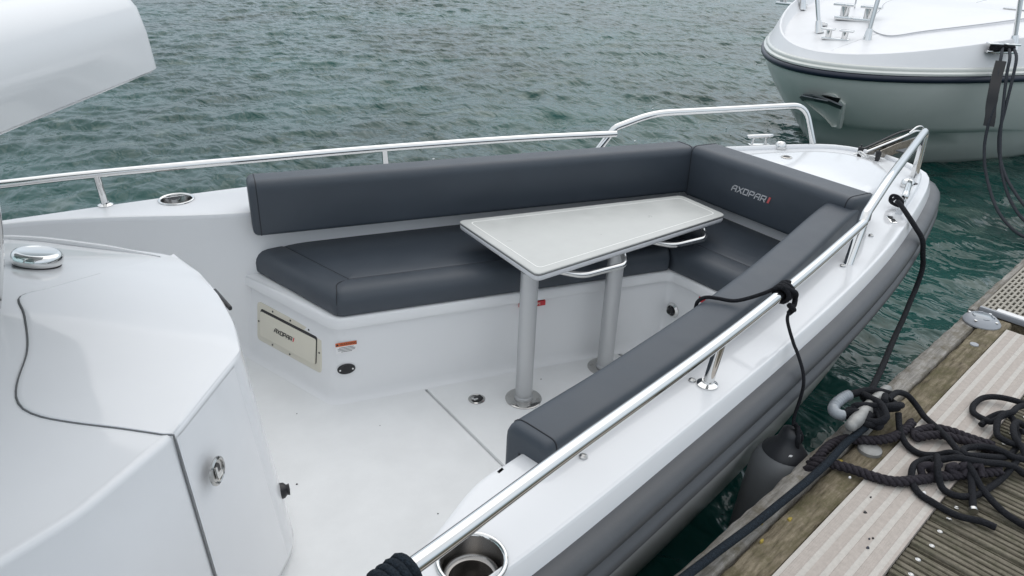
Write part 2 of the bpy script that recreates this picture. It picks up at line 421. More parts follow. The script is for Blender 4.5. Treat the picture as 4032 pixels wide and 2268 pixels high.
# hull sides
mb = MB()
mb.rings(sweep([(.001, GZ-.004), (.007, .668), (.016, .640), (.018, .632), (.006, .61)]), False); mb.build('sheer_strake', GEL, boat, 30); mb = MB()
lv = sweep([(.004, .60), (.006, .52), (.012, .50), (.013, .44)])
def level(z, sx, sy): return [Vector((-2.2+(p.x+2.2)*sx, p.y*sy, z)) for p in K]
lv += [level(.30, .994, .985), level(.12, .978, .945), level(-.05, .96, .895), level(-.16, .945, .855), level(-.22, .935, .83), level(-.45, .90, .55), level(-.6, .84, .05)]
mb.rings(lv, False)
mb.build('hull', HULLM, boat, 30)
# rubber collar
mb = MB(); pr_ = [(.012, .6405), (.034, .6385), (.050, .631), (.060, .617), (.0615, .603), (.053, .592), (.044, .586), (.044, .582), (.053, .576), (.063, .568), (.067, .555), (.063, .543), (.050, .535), (.042, .532), (.042, .527), (.046, .523), (.040, .516), (.022, .510), (.004, .509)]
mb.rings(sweep([(o*1.16, .6405-(.6405-z)*1.12) for o, z in pr_]), False); mb.build('rubbing_collar', RUB, boat, 60)
# coaming top and inner walls
I_sb = [(-2.2, -1.31), (-.3, -1.31), (.05, -1.27), (.344, -1.205), (.50, -1.145), (.588, -1.104), (.664, -1.06), (.73, -1.030), (.806, -1.013), (.87, -1.003), (1.9, -.795), (2.75, -.520), (2.93, -.46)]
I_pt = [(2.93, .40), (2.75, .434), (1.62, .708), (1.0, .85), (.80, .885), (.621, .955), (.344, 1.088), (.10, 1.185), (-.05, 1.222), (-.3, 1.24), (-2.2, 1.26)]
I = [Vector(p) for p in I_sb+I_pt]
def smooth2(P, k): return resample([Vector((q.x, q.y)) for q in catmull([(p.x, p.y, 0) for p in P], k)], 130)
I = smooth2([Vector(p) for p in I_sb], 6)+smooth2([Vector(p) for p in I_pt], 6)
CUPS = [(.590, -1.222, .068), (.590, 1.185, .068)]
Iin = [p for p in offs(I, .010)]; Iin2 = [p for p in offs(I, .018)]
outer = [Vector((p.x, p.y)) for p in offs(K, -.012)]
poly = outer+Iin2[::-1]
mb = MB(); vs_, fs_ = fill(poly, GZ+.002, [(x, y, r-.004) for x, y, r in CUPS]); mb.add(vs_, fs_)
mb.rings([[v3(p, GZ+.002) for p in offs(K, -.012)], [v3(p, GZ+.002) for p in offs(K, -.005)], [v3(p, GZ+.0005) for p in offs(K, -.0015)], [v3(p, GZ-.005) for p in offs(K, .0018)]], False)
mb.rings([[v3(p, GZ+.002) for p in Iin2], [v3(p, GZ+.002) for p in Iin], [v3(p, GZ-.001) for p in offs(I, .004)], [v3(p, GZ-.008) for p in offs(I, .0005)], [v3(p, GZ-.02) for p in I]], False)
mb.build('coaming_deck', GEL, boat, 28)
mb = MB(); mb.rings([[v3(p, GZ-.019) for p in I], [v3(p, .06) for p in I], [v3(p, .02) for p in offs(I, -.012)], [v3(p, -.003) for p in offs(I, -.035)]], False)
mb.build('cockpit_liner', GELM, boat, 40)
# cockpit sole: three panels with seams
def panel(name, x0, x1, m, z=0.0, lab=None):
    mb = MB(); n = 14
    def yi(P, x):
        Q = sorted(P); return float(np.interp(x, [q[0] for q in Q], [q[1] for q in Q]))
    xs = np.linspace(x0, x1, n)
    a = [(x, yi(I_sb, x)-.012) for x in xs]+[(x, yi(I_pt, x)+.012) for x in xs[::-1]]
    r0 = a; c_ = Vector(((x0+x1)/2, 0)); r1 = [(c_.x+(p[0]-c_.x)*(1-.006/(x1-x0)), p[1]) for p in a]
    mb.rings([[v3(p, z-.025) for p in r0], [v3(p, z-.004) for p in r0], [v3(p, z) for p in r1]], True, False, True)
    return mb.build(name, m, boat, 40, label=lab)
panel('cockpit_floor', -2.2, 1.2755, SOLE, 0)
fh = panel('floor_hatch', 1.2835, 2.193, SOLE, .001)
panel('floor_panel', 2.207, 2.92, SOLE, 0)
# foredeck locker lid
lid = [(3.02, -.455), (3.50, -.345), (3.82, -.215), (3.93, -.09), (3.93, .09), (3.82, .215), (3.50, .345), (3.02, .455)]
mb = MB(); r0 = round_poly(lid, .05); r1 = round_poly(inset_poly(lid, .012), .045); r2 = round_poly(inset_poly(lid, .05), .03)
mb.rings([[v3(p, GZ+.000) for p in r0], [v3(p, GZ+.022) for p in r0], [v3(p, GZ+.030) for p in r1], [v3(p, GZ+.034) for p in r2]], True, False, True)
fl = mb.build('foredeck_lid', GEL, boat, 50)
MB().lathe([(.030, .0), (.030, .005), (.024, .007), (.020, .004), (.020, .001), (.0001, .001)], (3.52, .20, GZ+.033), n=24).build('lid_latch', FLANGE, fl)
MB().lathe([(.016, .0), (.0165, .0065), (.0001, .0068)], (3.52, .20, GZ+.0345), n=18).build('latch_button', BLACK, fl)
# lip in front of lid: raised moulded toe rail
mb = MB()
toe = [p for p in offs(K, -.055)][62:88]
mb.tube([v3(p, GZ+.008) for p in toe], .016, 10); mb.build('bow_moulding', GEL, boat, 60)

# ---------------- bench lockers (moulded)
LF = [(.733, .905), (.911, .344), (2.265, .033), (2.45, -.03)]
def lrow(d, z):
    # front line of the port locker and bow bench offset towards the cockpit by d
    lz = min(z, .4)/.4
    pts = [(.676+.055*lz, 1.085), (.911+.035*lz, .344-.006*lz), (2.45, -.035), (2.45, -.75)]
    P = []
    for i in range(4):
        a = Vector(pts[i])-Vector(pts[i-1]) if i else Vector(pts[1])-Vector(pts[0])
        b2 = Vector(pts[min(i+1, 3)])-Vector(pts[i]) if i < 3 else a
        na = Vector((a.y, -a.x)).normalized(); nb = Vector((b2.y, -b2.x)).normalized()
        nn = (na+nb); nn = nn/(nn.dot(na)) if nn.length > 1e-6 else na
        P.append(Vector(pts[i])+nn*d)
    Q = fillet_path([(p.x, p.y, 0) for p in P], [.05, .03], 8)
    return [Vector((q.x, q.y, z)) for q in Q]
def lrow2(d, z):
    Q = lrow(-d, z); return Q
mb = MB()
prof = [(.028, -.001), (.014, .006), (.005, .018), (0, .04), (0, .330), (-.003, .344), (-.002, .348), (.016, .349), (.021, .352), (.022, .358), (.022, .390), (.016, .398), (0, .401), (-.10, .401), (-.35, .401)]
mb.rings([lrow(d, z) for d, z in prof], False)
loc = mb.build('bench_locker', GELM, boat, 50)
# seat shelf under cushions, closing the top to the liner
mb = MB(); shelf = [(.76, .895), (.935, .36), (2.45, -.02), (2.47, -.68), (2.93, -.46), (2.93, .40), (1.0, .85)]
mb.add([(x, y, .399) for x, y in shelf], [tuple(range(len(shelf)))]); mb.build('seat_shelf', GELM, boat)
# drawer front on the aft face
ad = Vector((.178, -.561, 0)).normalized(); an = Vector((ad.y, -ad.x, 0)); an = -an if an.x > 0 else an; ao = Vector((.733, .905, 0)); up = Vector((0, 0, 1)); upA = Vector((.115, 0, 1)).normalized()
def onaft(tt, z, h): return ao+ad*tt+upA*z+an*h
def plate(o, eu, ev, en, u0, u1, w0, w1, th, rad, ins=.004):
    mb = MB(); a = [(u0, w0), (u1, w0), (u1, w1), (u0, w1)]
    rs = []
    for d, h in ((0, 0), (0, th*.7), (ins, th)):
        rs.append([o+eu*p[0]+ev*p[1]+en*h for p in round_poly(inset_poly(a, d), rad)])
    return mb.rings(rs, True, False, True)
plate(ao, ad, upA, an, .068, .505, .105, .292, .007, .022).build('drawer_surround', CREAM, loc)
plate(ao, ad, upA, an, .098, .475, .138, .268, .0115, .012, .002).build('drawer_shadow_gap', BLACK, loc)
plate(ao, ad, upA, an, .100, .473, .138, .258, .017, .012).build('drawer_front', CREAM, loc)
for tt, z in ((.082, .20), (.18, .281), (.30, .281), (.42, .281), (.18, .118), (.30, .118), (.49, .20)):
    MB().lathe([(.005, 0), (.004, .002), (.0001, .0025)], onaft(tt, z, .0068), an, 8).build('screw', BLACK, loc)
GLY = {'A': [[(0, 0), (0, .62), (.3, 1), (1, 1), (1, 0)], [(.28, .42), (1, .42)]], 'X': [[(0, 0), (1, 1)], [(0, 1), (1, 0)]],
       'O': [[(0, 0), (0, 1), (1, 1), (1, 0), (0, 0)]], 'P': [[(0, 0), (0, 1), (1, 1), (1, .4), (.25, .4)]],
       'R': [[(0, 0), (0, 1), (1, 1), (1, .42), (.2, .42)], [(.55, .42), (1, 0)]]}
def logo(o, eu, ev, en, width, h, m1, m2, parent):
    "wide six letter stroke logo with a slanted bar"
    cw = width/7.2; sw = h*.19; mb = MB(); sh = .30*h
    def w2(u, v, e): return o+eu*(u+sh*v/h)+ev*v+en*e
    for i, chh in enumerate('AXOPAR'):
        for st in GLY[chh]:
            for (a, b2) in zip(st[:-1], st[1:]):
                pa = Vector((i*cw*1.09+a[0]*cw*.76, a[1]*h)); pb = Vector((i*cw*1.09+b2[0]*cw*.76, b2[1]*h))
                dd = (pb-pa).normalized(); nn = Vector((-dd.y, dd.x))*sw/2; pa -= dd*sw*.45; pb += dd*sw*.45
                q = [pa+nn, pb+nn, pb-nn, pa-nn]
                lo = [w2(p.x, p.y, 0) for p in q]; hi = [w2(p.x, p.y, .0012) for p in q]
                mb.rings([lo, hi], True, False, True)
    mb.build('lettering', m1, parent, 0)
    mb = MB(); x0 = 6*cw*1.09+cw*.1; q = [(x0, 0), (x0+cw*.36, 0), (x0+cw*.36, h*1.12), (x0, h*1.12)]
    mb.rings([[w2(a, b2, 0) for a, b2 in q], [w2(a, b2, .0012) for a, b2 in q]], True, False, True); mb.build('lettering_bar', m2, parent, 0)
logo(onaft(.205, .197, .0172), ad, upA, an, .135, .018, INK, LOGORED, loc)
# front face of the port locker: warning label, speaker plug, red labels
fo_ = Vector((.911, .344, 0)); fd = Vector((2.45-.911, -.035-.344, 0)).normalized(); fn = Vector((fd.y, -fd.x, 0))
wl = plate(fo_, fd, up, fn, .022, .108, .232, .282, .0012, .001, .0002).build('warning_label', WHITEP, loc)
plate(fo_, fd, up, fn, .022, .108, .265, .282, .0018, .001, .0002).build('warning_band', ORANGE, loc)
def text(s, size, o, eu, ev, m, parent, name='lettering'):
    cu = bpy.data.curves.new(name, 'FONT'); cu.body = s; cu.size = size; cu.align_x = 'CENTER'; cu.align_y = 'CENTER'; cu.extrude = .0003
    cu.materials.append(m); ob = bpy.data.objects.new(name, cu); C.objects.link(ob)
    en = eu.cross(ev); mm = Matrix.Identity(4)
    for i in range(3): mm[i][0] = eu[i]; mm[i][1] = ev[i]; mm[i][2] = en[i]
    mm.translation = o
    bpy.context.view_layer.update(); dg = bpy.context.evaluated_depsgraph_get()
    me = bpy.data.meshes.new_from_object(ob.evaluated_get(dg)); bpy.data.objects.remove(ob); me.transform(mm)
    return link(name, me, parent)
text('\u25B2 WARNING', .014, fo_+fd*.065+up*.2735+fn*.0024, fd, up, INK, loc)
for i in range(4):
    w = (.030, .036, .034, .022)[i]
    plate(fo_+fd*.065+up*(.2585-i*.0065), fd, up, fn, -w, w, -.0011, .0011, .0018, .0005, .0002).build('small_print', INK, loc)
mb = MB(); mb.rings([[fo_+fd*(.058+.037*k*math.cos(a))+up*(.155+.024*k*math.sin(a))+fn*h for a in [i*math.pi/14 for i in range(28)]] for k, h in ((1, 0), (1, .004), (.88, .007), (.84, .006))], True, False, True)
mb.build('oval_cover', BLACK, loc)
for dx in (-.026, .026): MB().lathe([(.005, 0), (.004, .003), (.0001, .0035)], fo_+fd*(.058+dx)+up*(.155)+fn*.005, fn, 10).build('screw', STEEL, loc)
rl = plate(fo_, fd, up, fn, .815, .935, .322, .345, .0185, .001, .0002).build('red_label', RED, loc)
text('NO STEPS', .016, fo_+fd*.875+up*.3335+fn*.0192, fd, up, CREAM, loc)
# shower socket on the bow bench
bn = Vector((-1, 0, 0)); bo = Vector((2.45, -.075, .20))
MB().lathe([(.038, 0), (.037, .006), (.026, .012), (.022, .008), (.020, .002), (.0001, .002)], bo, bn).build('socket_flange', STEEL, loc)
MB().lathe([(.019, 0), (.019, .018), (.013, .022), (.012, .03), (.0001, .031)], bo, bn, 18).build('socket_cap', BLACK, loc)
plate(Vector((2.45, 0, 0)), Vector((0, -1, 0)), up, bn, .215, .26, .312, .336, .002, .001, .0002).build('red_label', RED, loc)
# dark slot in the inner corner of the benches
MB().box((2.432, -.022, .376), (.004, .012, .024)).build('corner_slot', BLACK, loc)

# ---------------- floor fittings
MB().lathe([(.036, 0), (.036, .003), (.030, .005), (.0285, .0035), (.0285, .001), (.0001, .001)], (1.425, .045, .001)).build('hatch_latch', FLANGE, fh)
mb = MB(); mb.rings([[Vector((1.425+.026*math.cos(a)*k+.003, .045+.020*math.sin(a)*k, .0025+h)) for a in [i*math.pi/12 for i in range(24)]] for k, h in ((1, 0), (1, .002), (.8, .003))], True, False, True); mb.build('latch_recess', BLACK, fh)
mb = MB(); mb.box((1.418, .040, .006), (.010, .005, .002)); mb.box((1.410, .050, .006), (.006, .006, .002)); mb.build('latch_lever', STEEL, fh, bevel=.001)

for x, y, z, q in ((.60, -.05, .001, .004), (.95, -.45, .001, .003), (1.75, .02, .002, .003), (.75, .35, .001, .0025), (1.0, .1, .001, .002)):
    MB().lathe([(q, 0), (q*.7, q*.5), (.0001, q*.6)], (x, y, z), n=6).build('grit', BLACK, boat)
# ---------------- cup holders
for x, y, r in CUPS:
    cup = MB().lathe([(r+.006, 0), (r+.006, .002), (r+.003, .004), (r-.001, .005), (r-.004, 0), (r-.008, -.045), (r-.012, -.05), (r-.02, -.052), (r-.022, -.09), (r-.024, -.1), (.012, -.102), (.0001, -.105)], (x, y, GZ+.0025), n=40, open0=True).build('cup_holder', CUPM, boat, 50)
    MB().lathe([(r-.004, .001), (r-.001, .0052), (r+.003, .0060), (r+.006, .0036), (r+.0065, .0004)], (x, y, GZ+.0027), n=44, open0=True, open1=True).build('cup_rim', STEEL, cup, 60)
    MB().lathe([(.014, 0), (.014, .002), (.0001, .002)], (x, y, GZ-.1005), n=14).build('drain', BLACK, cup)

# ---------------- helm console
E0 = [(-1.6, -.92), (-.5, -.90), (-.2, -.86), (-.035, -.79), (.175, -.635), (.41, -.36), (.44, -.20), (.455, 0), (.445, .18), (.41, .36), (.175, .62), (0, .79), (-.2, .86), (-.5, .90), (-1.6, .92)]
B0 = [(-1.6, -.90), (-.5, -.90), (-.17, -.87), (0, -.80), (.215, -.655), (.487, -.352), (.515, -.20), (.53, 0), (.515, .18), (.487, .36), (.22, .64), (.02, .8), (-.2, .87), (-.5, .90), (-1.6, .90)]
RISE = .36
Evec = [Vector(p) for p in E0]
def dist_in(x, y):
    p = Vector((x, y)); ds = []
    for a, b2 in zip(Evec[:-1], Evec[1:]):
        ab = b2-a; tt = max(0, min(1, (p-a).dot(ab)/ab.dot(ab))); ds.append((p-(a+ab*tt)).length)
    k = 26.0; m_ = min(ds)
    return max(0, m_-math.log(sum(math.exp(-k*(d-m_)) for d in ds))/k*.55) if m_ > 0 else 0
def ztop(x, y):
    d = dist_in(x, y); return .785+RISE*d-.10*d*d
def E_at(k): return round_E[k]
round_E = [Vector((p.x, p.y)) for p in fillet_path([(x, y, 0) for x, y in E0], .05, 4)]
round_B = [Vector((p.x, p.y)) for p in fillet_path([(x, y, 0) for x, y in B0], .05, 4)]
mb = MB()
rows = [[v3(p, -.002) for p in offs(round_B, -.02)], [v3(p, .02) for p in offs(round_B, -.004)], [v3(p, .05) for p in round_B]]
for k in range(1, 9):
    tt = k/9; rows.append([v3(a.lerp(b2, tt), .05+(.765-.05)*tt) for a, b2 in zip(round_B, round_E)])
rows += [[v3(p, .770) for p in round_E], [v3(p, .776) for p in round_E], [v3(p, .783) for p in offs(round_E, -.003)], [v3(p, .788) for p in offs(round_E, -.010)], [v3(p, ztop(p.x, p.y)+.001) for p in offs(round_E, -.018)]]
inn = offs(round_E, .014)
cen = [Vector((min(p.x, .455)-.0, p.y)) for p in round_E]
cx0 = Vector((-.75, 0))
for k in range(0, 19):
    tt = k/18; row = []
    for p in offs(round_E, -.022):
        q = p.lerp(Vector((-1.0, p.y*.1)), tt*.92); row.append(v3(q, max(.787, ztop(q.x, q.y))))
    rows.append(row)
mb.rings(rows, False)
mb.build('helm_console', GEL, boat, 38)
rid = [Vector((x, y, ztop(x, y)+.002)) for x, y in ((.36, .335), (.20, .50), (.02, .68), (-.15, .765), (-.45, .80))]
MB().tube(catmull(rid, 6), .012, 10, rad=[.012*min(1, .15+i*.16) for i in range(25)]).build('console_ridge', GEL, boat, 60)
# hinged door panel on the console's top and starboard corner
seam_p = catmull([(.405, .36, 0), (.30, .25, 0), (.16, .12, 0), (.02, -.005, 0), (-.020, -.03, 0), (-.044, -.07, 0), (-.040, -.16, 0), (-.050, -.30, 0), (-.085, -.42, 0), (-.088, -.48, 0), (-.06, -.52, 0), (0.0, -.555, 0), (.08, -.59, 0), (.173, -.632, 0)], 6)
S_ = resample(seam_p, 70)
fr = [Vector((x, y, 0)) for x, y in [(.405, .36), (.44, .18), (.448, 0), (.434, -.20), (.404, -.36), (.173, -.632)]]
F_ = resample(fr, 70)
seam_pts = [Vector((p.x, p.y, ztop(p.x, p.y)+.0008)) for p in S_]
door_r = []
TS = [0, .006, .013, .03, .08, .15, .25, .35, .45, .55, .65, .75, .85, .95, 1]
for k in range(15):
    tt = TS[k]; row = []
    for a, b2 in zip(S_, F_):
        q = a.lerp(b2, tt); tt2 = .012 if k == 0 else 0
        q = a.lerp(b2, max(tt, .002)); row.append(Vector((q.x, q.y, ztop(q.x, q.y)+((.0008, .0040, .0052)[k] if k < 3 else (.0052 if k < 14 else .0015)))))
    door_r.append(row)
mb = MB(); mb.rings(door_r, False)
# starboard chamfer face of the door
ch = []
for k in range(13):
    tt = k/12; z = .775-.72*tt
    ta = (z-.05)/(.765-.05)
    p0 = Vector((.487, -.352)).lerp(Vector((.41, -.36)), ta); p1 = Vector((.215, -.655)).lerp(Vector((.175, -.635)), ta)
    dd = (p1-p0).normalized(); nn = Vector((-dd.y, dd.x)); nn = nn if nn.x > 0 else -nn
    ch.append([v3(p0.lerp(p1, s)+nn*h, z) for s, h in ((.15, .0008), (.17, .0045), (.5, .0045), (.96, .0045), (.985, .001))])
mb.rings(ch, False)
door = mb.build('console_door', GEL, boat, 40)
MB().tube(seam_pts, .0021, 8).build('door_seam_shade', DARKGAP, door, 60)  # thin cord drawn in place of the shadow in the recessed seam
gv = []
for k in range(9):
    z = .788-.74*k/8; ta = min(1, (z-.05)/(.765-.05)); p1 = Vector((.215, -.655)).lerp(Vector((.175, -.635)), ta); gv.append(v3(p1+Vector((-.001, -.0005)), z))
MB().tube(gv, .0022, 8).build('door_seam_shade', DARKGAP, door, 60)  # same painted shadow line, down the starboard corner seam
# latch on the chamfer face
ln = Vector((.78, -.63, .07)).normalized(); lo = Vector((.254, -.600, .622))
MB().lathe([(.036, 0), (.036, .004), (.031, .007), (.028, .005), (.028, .002), (.0001, .002)], lo, ln).build('door_latch', FLANGE, door)
lu = ln.cross(Vector((0, 0, 1))).normalized(); lw = lu.cross(ln).normalized()
mb = MB(); mb.rings([[lo+lu*.013*k*math.cos(a)+lw*(.006+.017*k*math.sin(a))+ln*(.003+h) for a in [i*math.pi/10 for i in range(20)]] for k, h in ((1, 0), (.95, .002))], True, False, True); mb.build('latch_recess', BLACK, door)
mb = MB(); mb.box(lo-lw*.009+ln*.006, (.012, .008, .003), (lu, lw, ln)); mb.box(lo+lw*.004+lu*.010+ln*.006, (.004, .014, .003), (lu, lw, ln)); mb.build('latch_lever', STEEL, door, bevel=.0015)
# black grip strip under the front lip, rubber bumper on the front
MB().box((.452, -.03, .781), (.0055, .072, .007), (Vector((1, .05, 0)), Vector((-.05, 1, 0)), up)).build('grip_recess', BLACK, door, bevel=.004)
MB().lathe([(.026, 0), (.024, .014), (.016, .022), (.018, .03), (.0001, .032)], (.468, -.315, .235), (1, -.25, 0), 16).build('door_stop', BLACK, boat)
# chrome ventilator
vc = Vector((.018, .205, ztop(.018, .205)-.002))
vnn = Vector((.22, .04, 1)).normalized()
vent = MB().lathe([(.060, 0), (.061, .004), (.060, .008), (.056, .010)], vc, vnn, 40).build('ventilator_gasket', BLACK, boat)
MB().lathe([(.056, .009), (.0635, .0105), (.065, .014), (.065, .026), (.063, .034), (.058, .040), (.052, .0425), (.048, .0428), (.046, .0420), (.0001, .0425)], vc, vnn, 44).build('ventilator', STEEL, boat, 50)
# windscreen and hood
def ringpoly(front, cy_, sx_, sy_, aft, z, k=5):
    pts = [(aft, -sy_), (sx_, -sy_*.98), (front-.005, -cy_), (front, 0), (front-.005, cy_), (sx_, sy_*.98), (aft, sy_)]
    return [Vector((p.x, p.y, z)) for p in fillet_path([(x, y, 0) for x, y in pts], [.10, .022, .3, .022, .10], k)]
mb = MB()
hp = [(.30, .345, -.255, 1.12, 1.528), (.322, .362, -.242, 1.138, 1.521), (.328, .368, -.238, 1.142, 1.528), (.322, .366, -.242, 1.14, 1.60), (.312, .360, -.250, 1.13, 1.650), (.295, .348, -.262, 1.11, 1.678), (.262, .325, -.29, 1.08, 1.698), (.20, .29, -.34, 1.02, 1.712), (.05, .18, -.2, .50, 1.728), (-.2, .06, -.4, .3, 1.735), (-.5, .01, -.6, .05, 1.738)]
mb.rings([ringpoly(f_, c_, s_, y_, -1.6 if i < 8 else -1.6, z) for i, (f_, c_, s_, y_, z) in enumerate(hp)], False)
mb.rings([ringpoly(.30, .345, -.255, 1.12, -1.6, 1.528), ringpoly(-.3, .1, -.5, .3, -1.6, 1.54)], False)
mb.build('windscreen_hood', GEL, boat, 45)
mb = MB()
gl = []
for k in range(9):
    tt = k/8; bul = .05*math.sin(tt*math.pi)
    gl.append(ringpoly(-.105+.045*tt+bul, .22+.06*tt, -.45, .60, -1.5, .90+.64*tt))
mb.rings(gl, False); ws = mb.build('windscreen', GLASS, boat, 60)
mb = MB(); mb.tube(gl[0], .010, 8); mb.build('windscreen_trim', GEL, ws, 60)
mb = MB()
for sgn in (-1, 1):
    i0 = 13 if sgn < 0 else len(gl[0])-14
    mb = MB(); mb.tube([g[i0]+Vector((.004, sgn*.004, 0)) for g in gl], .009, 8); mb.build('windscreen_post', STEEL, ws, 60)

# ---------------- rails
RR = .0172
RZ = .828
def rail(name, pts, lab, r=RR, fr=.09): return MB().tube(resample(fillet_path(pts, fr, 8), 90), r, 16).build(name, STEEL, boat, 60, label=lab)
pr_pts = catmull([(-2.0, 1.33, RZ), (-.6, 1.315, RZ), (.0, 1.282, RZ), (.325, 1.25, RZ), (.9, 1.155, RZ), (1.508, 1.04, RZ), (2.2, .872, RZ), (2.715, .708, RZ)], 8)
rp = MB().tube(pr_pts, RR, 16).build('side_rail', STEEL, boat, 60)
sb_pts = catmull([(-2.0, -1.40, RZ), (-.6, -1.40, RZ), (0, -1.365, RZ), (.416, -1.29, RZ), (.84, -1.196, RZ), (1.468, -1.062, RZ), (2.1, -.905, RZ), (2.69, -.742, RZ)], 8)
rs = MB().tube(sb_pts, RR, 16).build('side_rail', STEEL, boat, 60)
hs = rail('bow_rail', [(2.60, -.772, GZ-.01), (2.72, -.728, .855), (2.985, -.645, .925), (3.93, -.295, .935), (3.945, -.30, GZ-.01)], None, .0185, [.02, .10, .03])
hpn = rail('bow_rail', [(2.60, .772, GZ-.01), (2.72, .728, .855), (2.93, .665, .922), (3.90, .400, .922), (3.955, .318, GZ-.01)], None, .0185, [.02, .10, .09])
def stanchion(a, b2, parent, r=.0150):
    a = Vector(a); b2 = Vector(b2)
    ax = (b2-a).normalized()
    MB().tube([a, a.lerp(b2, .5), b2], r, 14, rad=[r*1.05, r, r*.98]).build('stanchion', STEEL, parent, 60)
    MB().lathe([(.030, 0), (.030, .004), (.024, .007), (.017, .010), (.016, .016)], (a.x, a.y, GZ+.002), n=24).build('stanchion_foot', STEEL, parent, 50)
stanchion((.322, 1.255, GZ), (.312, 1.25, RZ), rp); stanchion((1.545, 1.075, GZ), (1.52, 1.035, RZ), rp); stanchion((-1.0, 1.31, GZ), (-1.0, 1.325, RZ), rp)
stanchion((1.484, -1.048, GZ), (1.500, -1.056, RZ), rs); stanchion((-.35, -1.345, GZ), (-.35, -1.39, RZ), rs)
# flat strap leg of the starboard bow rail
mb = MB(); mb.rings([[Vector((3.93+sx*.018+lean, -.298+sy*.012, z)) for sx, sy in ((-1, -1), (1, -1), (1, 1), (-1, 1))] for z, lean in ((GZ-.005, .008), (.80, .004), (.925, 0))], True, True, True)
mb.build('rail_strap', STEEL, hs, bevel=.005, bseg=3)
for x, y in ((2.56, -.775), (2.95, -.655), (.985, -1.10), (1.462, -1.012)):
    MB().lathe([(.011, 0), (.010, .005), (.005, .008), (.0045, .006), (.0001, .006)], (x, y, GZ+.002), n=14).build('deck_button', SATIN, boat)

# ---------------- deck cleats
def cleat(p, d, parent, L=.075, h=.055, rs_=1.0):
    p = Vector(p); d = Vector(d).normalized()
    mb = MB()
    mb.tube([p+d*x+up*h for x in (-L, -L*.97, -L*.5, 0, L*.5, L*.97, L)], .011, 14, rad=[q*rs_ for q in (.008, .011, .012, .012, .012, .011, .008)])
    c = mb.build('cleat_bar', STEEL, parent, 60)
    for s in (-1, 1):
        MB().tube([p+d*s*L*.55, p+d*s*L*.45+up*h], .009, 12).build('cleat_leg', STEEL, c, 60)
    MB().box(p+up*.002, (L*.75, .018, .003), (d, up.cross(d), up)).build('cleat_plate', STEEL, c, bevel=.002)
cleat((3.69, .515, GZ+.003), (.93, -.36, 0), boat, .085, .05)
cleat((3.50, -.490, GZ+.003), (.91, .42, 0), boat, .125, .060, 1.35)
# chromed bow light beside each rail leg
for y in (-.372, .40):
    p = Vector((3.74, y, GZ+.003))
    MB().lathe([(.032, 0), (.034, .012), (.030, .028), (.018, .040), (.0001, .043)], p, n=24).build('bow_light', STEEL, boat, 60)
    MB().box(p+Vector((.012, -.02 if y < 0 else .02, .016)), (.014, .018, .010)).build('bow_light_lens', BLACK, boat, bevel=.004)
# flush pull-up cleat
fc0 = Vector((3.215, -.594, GZ+.003)); fcd = Vector((-.72, -.69, 0)).normalized(); fcn = up.cross(fcd)
fcl = MB().box(fc0, (.048, .015, .003), (fcd, fcn, up)).build('flush_cleat', STEEL, boat, bevel=.002)
for s in (-1, 1):
    mb = MB(); mb.rings([[fc0+fcd*(s*.022+.015*k*math.cos(a))+fcn*.008*k*math.sin(a)+up*h for a in [i*math.pi/8 for i in range(16)]] for k, h in ((1, .0032), (.9, .0045))], True, False, True); mb.build('cleat_slot', BLACK, fcl)

# ---------------- anchor gear on the stem
gear = thing('anchor', 'steel anchor on its roller at the bow tip of the near boat', 'anchor', (4.2, 0, .69)); gear.scale = (.68, .9, .85); gear.location.x = 4.13
MB().box((4.33, .005, .700), (.20, .035, .004), (Vector((1, -.10, .12)), Vector((.1, 1, 0)), up)).build('bow_roller_plate', BROWNM, gear, bevel=.002)
for s in (-1, 1):
    mb = MB(); q = [(4.08, .70), (4.10, .745), (4.30, .78), (4.50, .80), (4.52, .77), (4.40, .725), (4.2, .695)]
    yy = .005+s*.036
    mb.rings([[Vector((x, yy-(x-4.2)*.1+o, z)) for x, z in q] for o in (-.002, .002)], True, True, True); mb.build('roller_cheek', BROWNM, gear, 0)
MB().tube(catmull([(4.02, .03, .735), (4.2, .01, .765), (4.4, -.02, .805), (4.55, -.035, .835), (4.62, -.045, .83)], 6), .008, 10).build('anchor_shank', STEEL, gear, 60)
MB().tube(catmull([(4.03, .06, .745), (4.2, .045, .775), (4.42, .015, .825), (4.57, -.01, .84)], 6), .007, 8).build('anchor_bar', BLACK, gear, 60)
MB().tube(fillet_path([(4.48, -.03, .83), (4.56, -.04, .872), (4.62, -.055, .868), (4.64, -.065, .80)], .03, 5), .006, 8).build('anchor_loop', STEEL, gear, 60)
mb = MB(); mb.rings([[Vector((x, y*k, z)) for x, y, z in ((4.25, -.03, .74), (4.45, -.09, .71), (4.66, -.10, .72), (4.62, 0, .79), (4.4, 0, .775))] for k in (1.0, .999)], True)
for s in (-1, 1):
    mb = MB(); tri = [Vector((4.22, s*.008, .752)), Vector((4.40, s*.085, .715)), Vector((4.62, s*.095, .725)), Vector((4.66, s*.02, .79))]
    mb.rings([tri, [p-Vector((0, 0, .008)) for p in tri]], True, True, True); mb.build('anchor_fluke', ANCH, gear, 0)
for x, y in ((4.03, .075), (4.055, -.035)):
    MB().lathe([(.013, 0), (.013, .006), (.017, .012), (.017, .060), (.013, .066), (.005, .067), (.005, .082), (.0001, .083)], (x, y, GZ+.003), n=18).build('roller_pin', BLACK, gear, 50)
MB().tube(fillet_path([(4.00, .10, .70), (4.02, .08, .712), (4.05, -.04, .712), (4.10, -.07, .70)], .01, 3), .0055, 8).build('pin_bracket', STEEL, gear, 60)
MB().tube(catmull([(3.99, .07, .725), (3.975, .045, .735), (3.965, .015, .725), (3.975, .0, .71), (3.99, .02, .703), (4.0, .05, .71)], 5, True), .0055, 8, closed=True).build('shackle', STEEL, gear, 60)

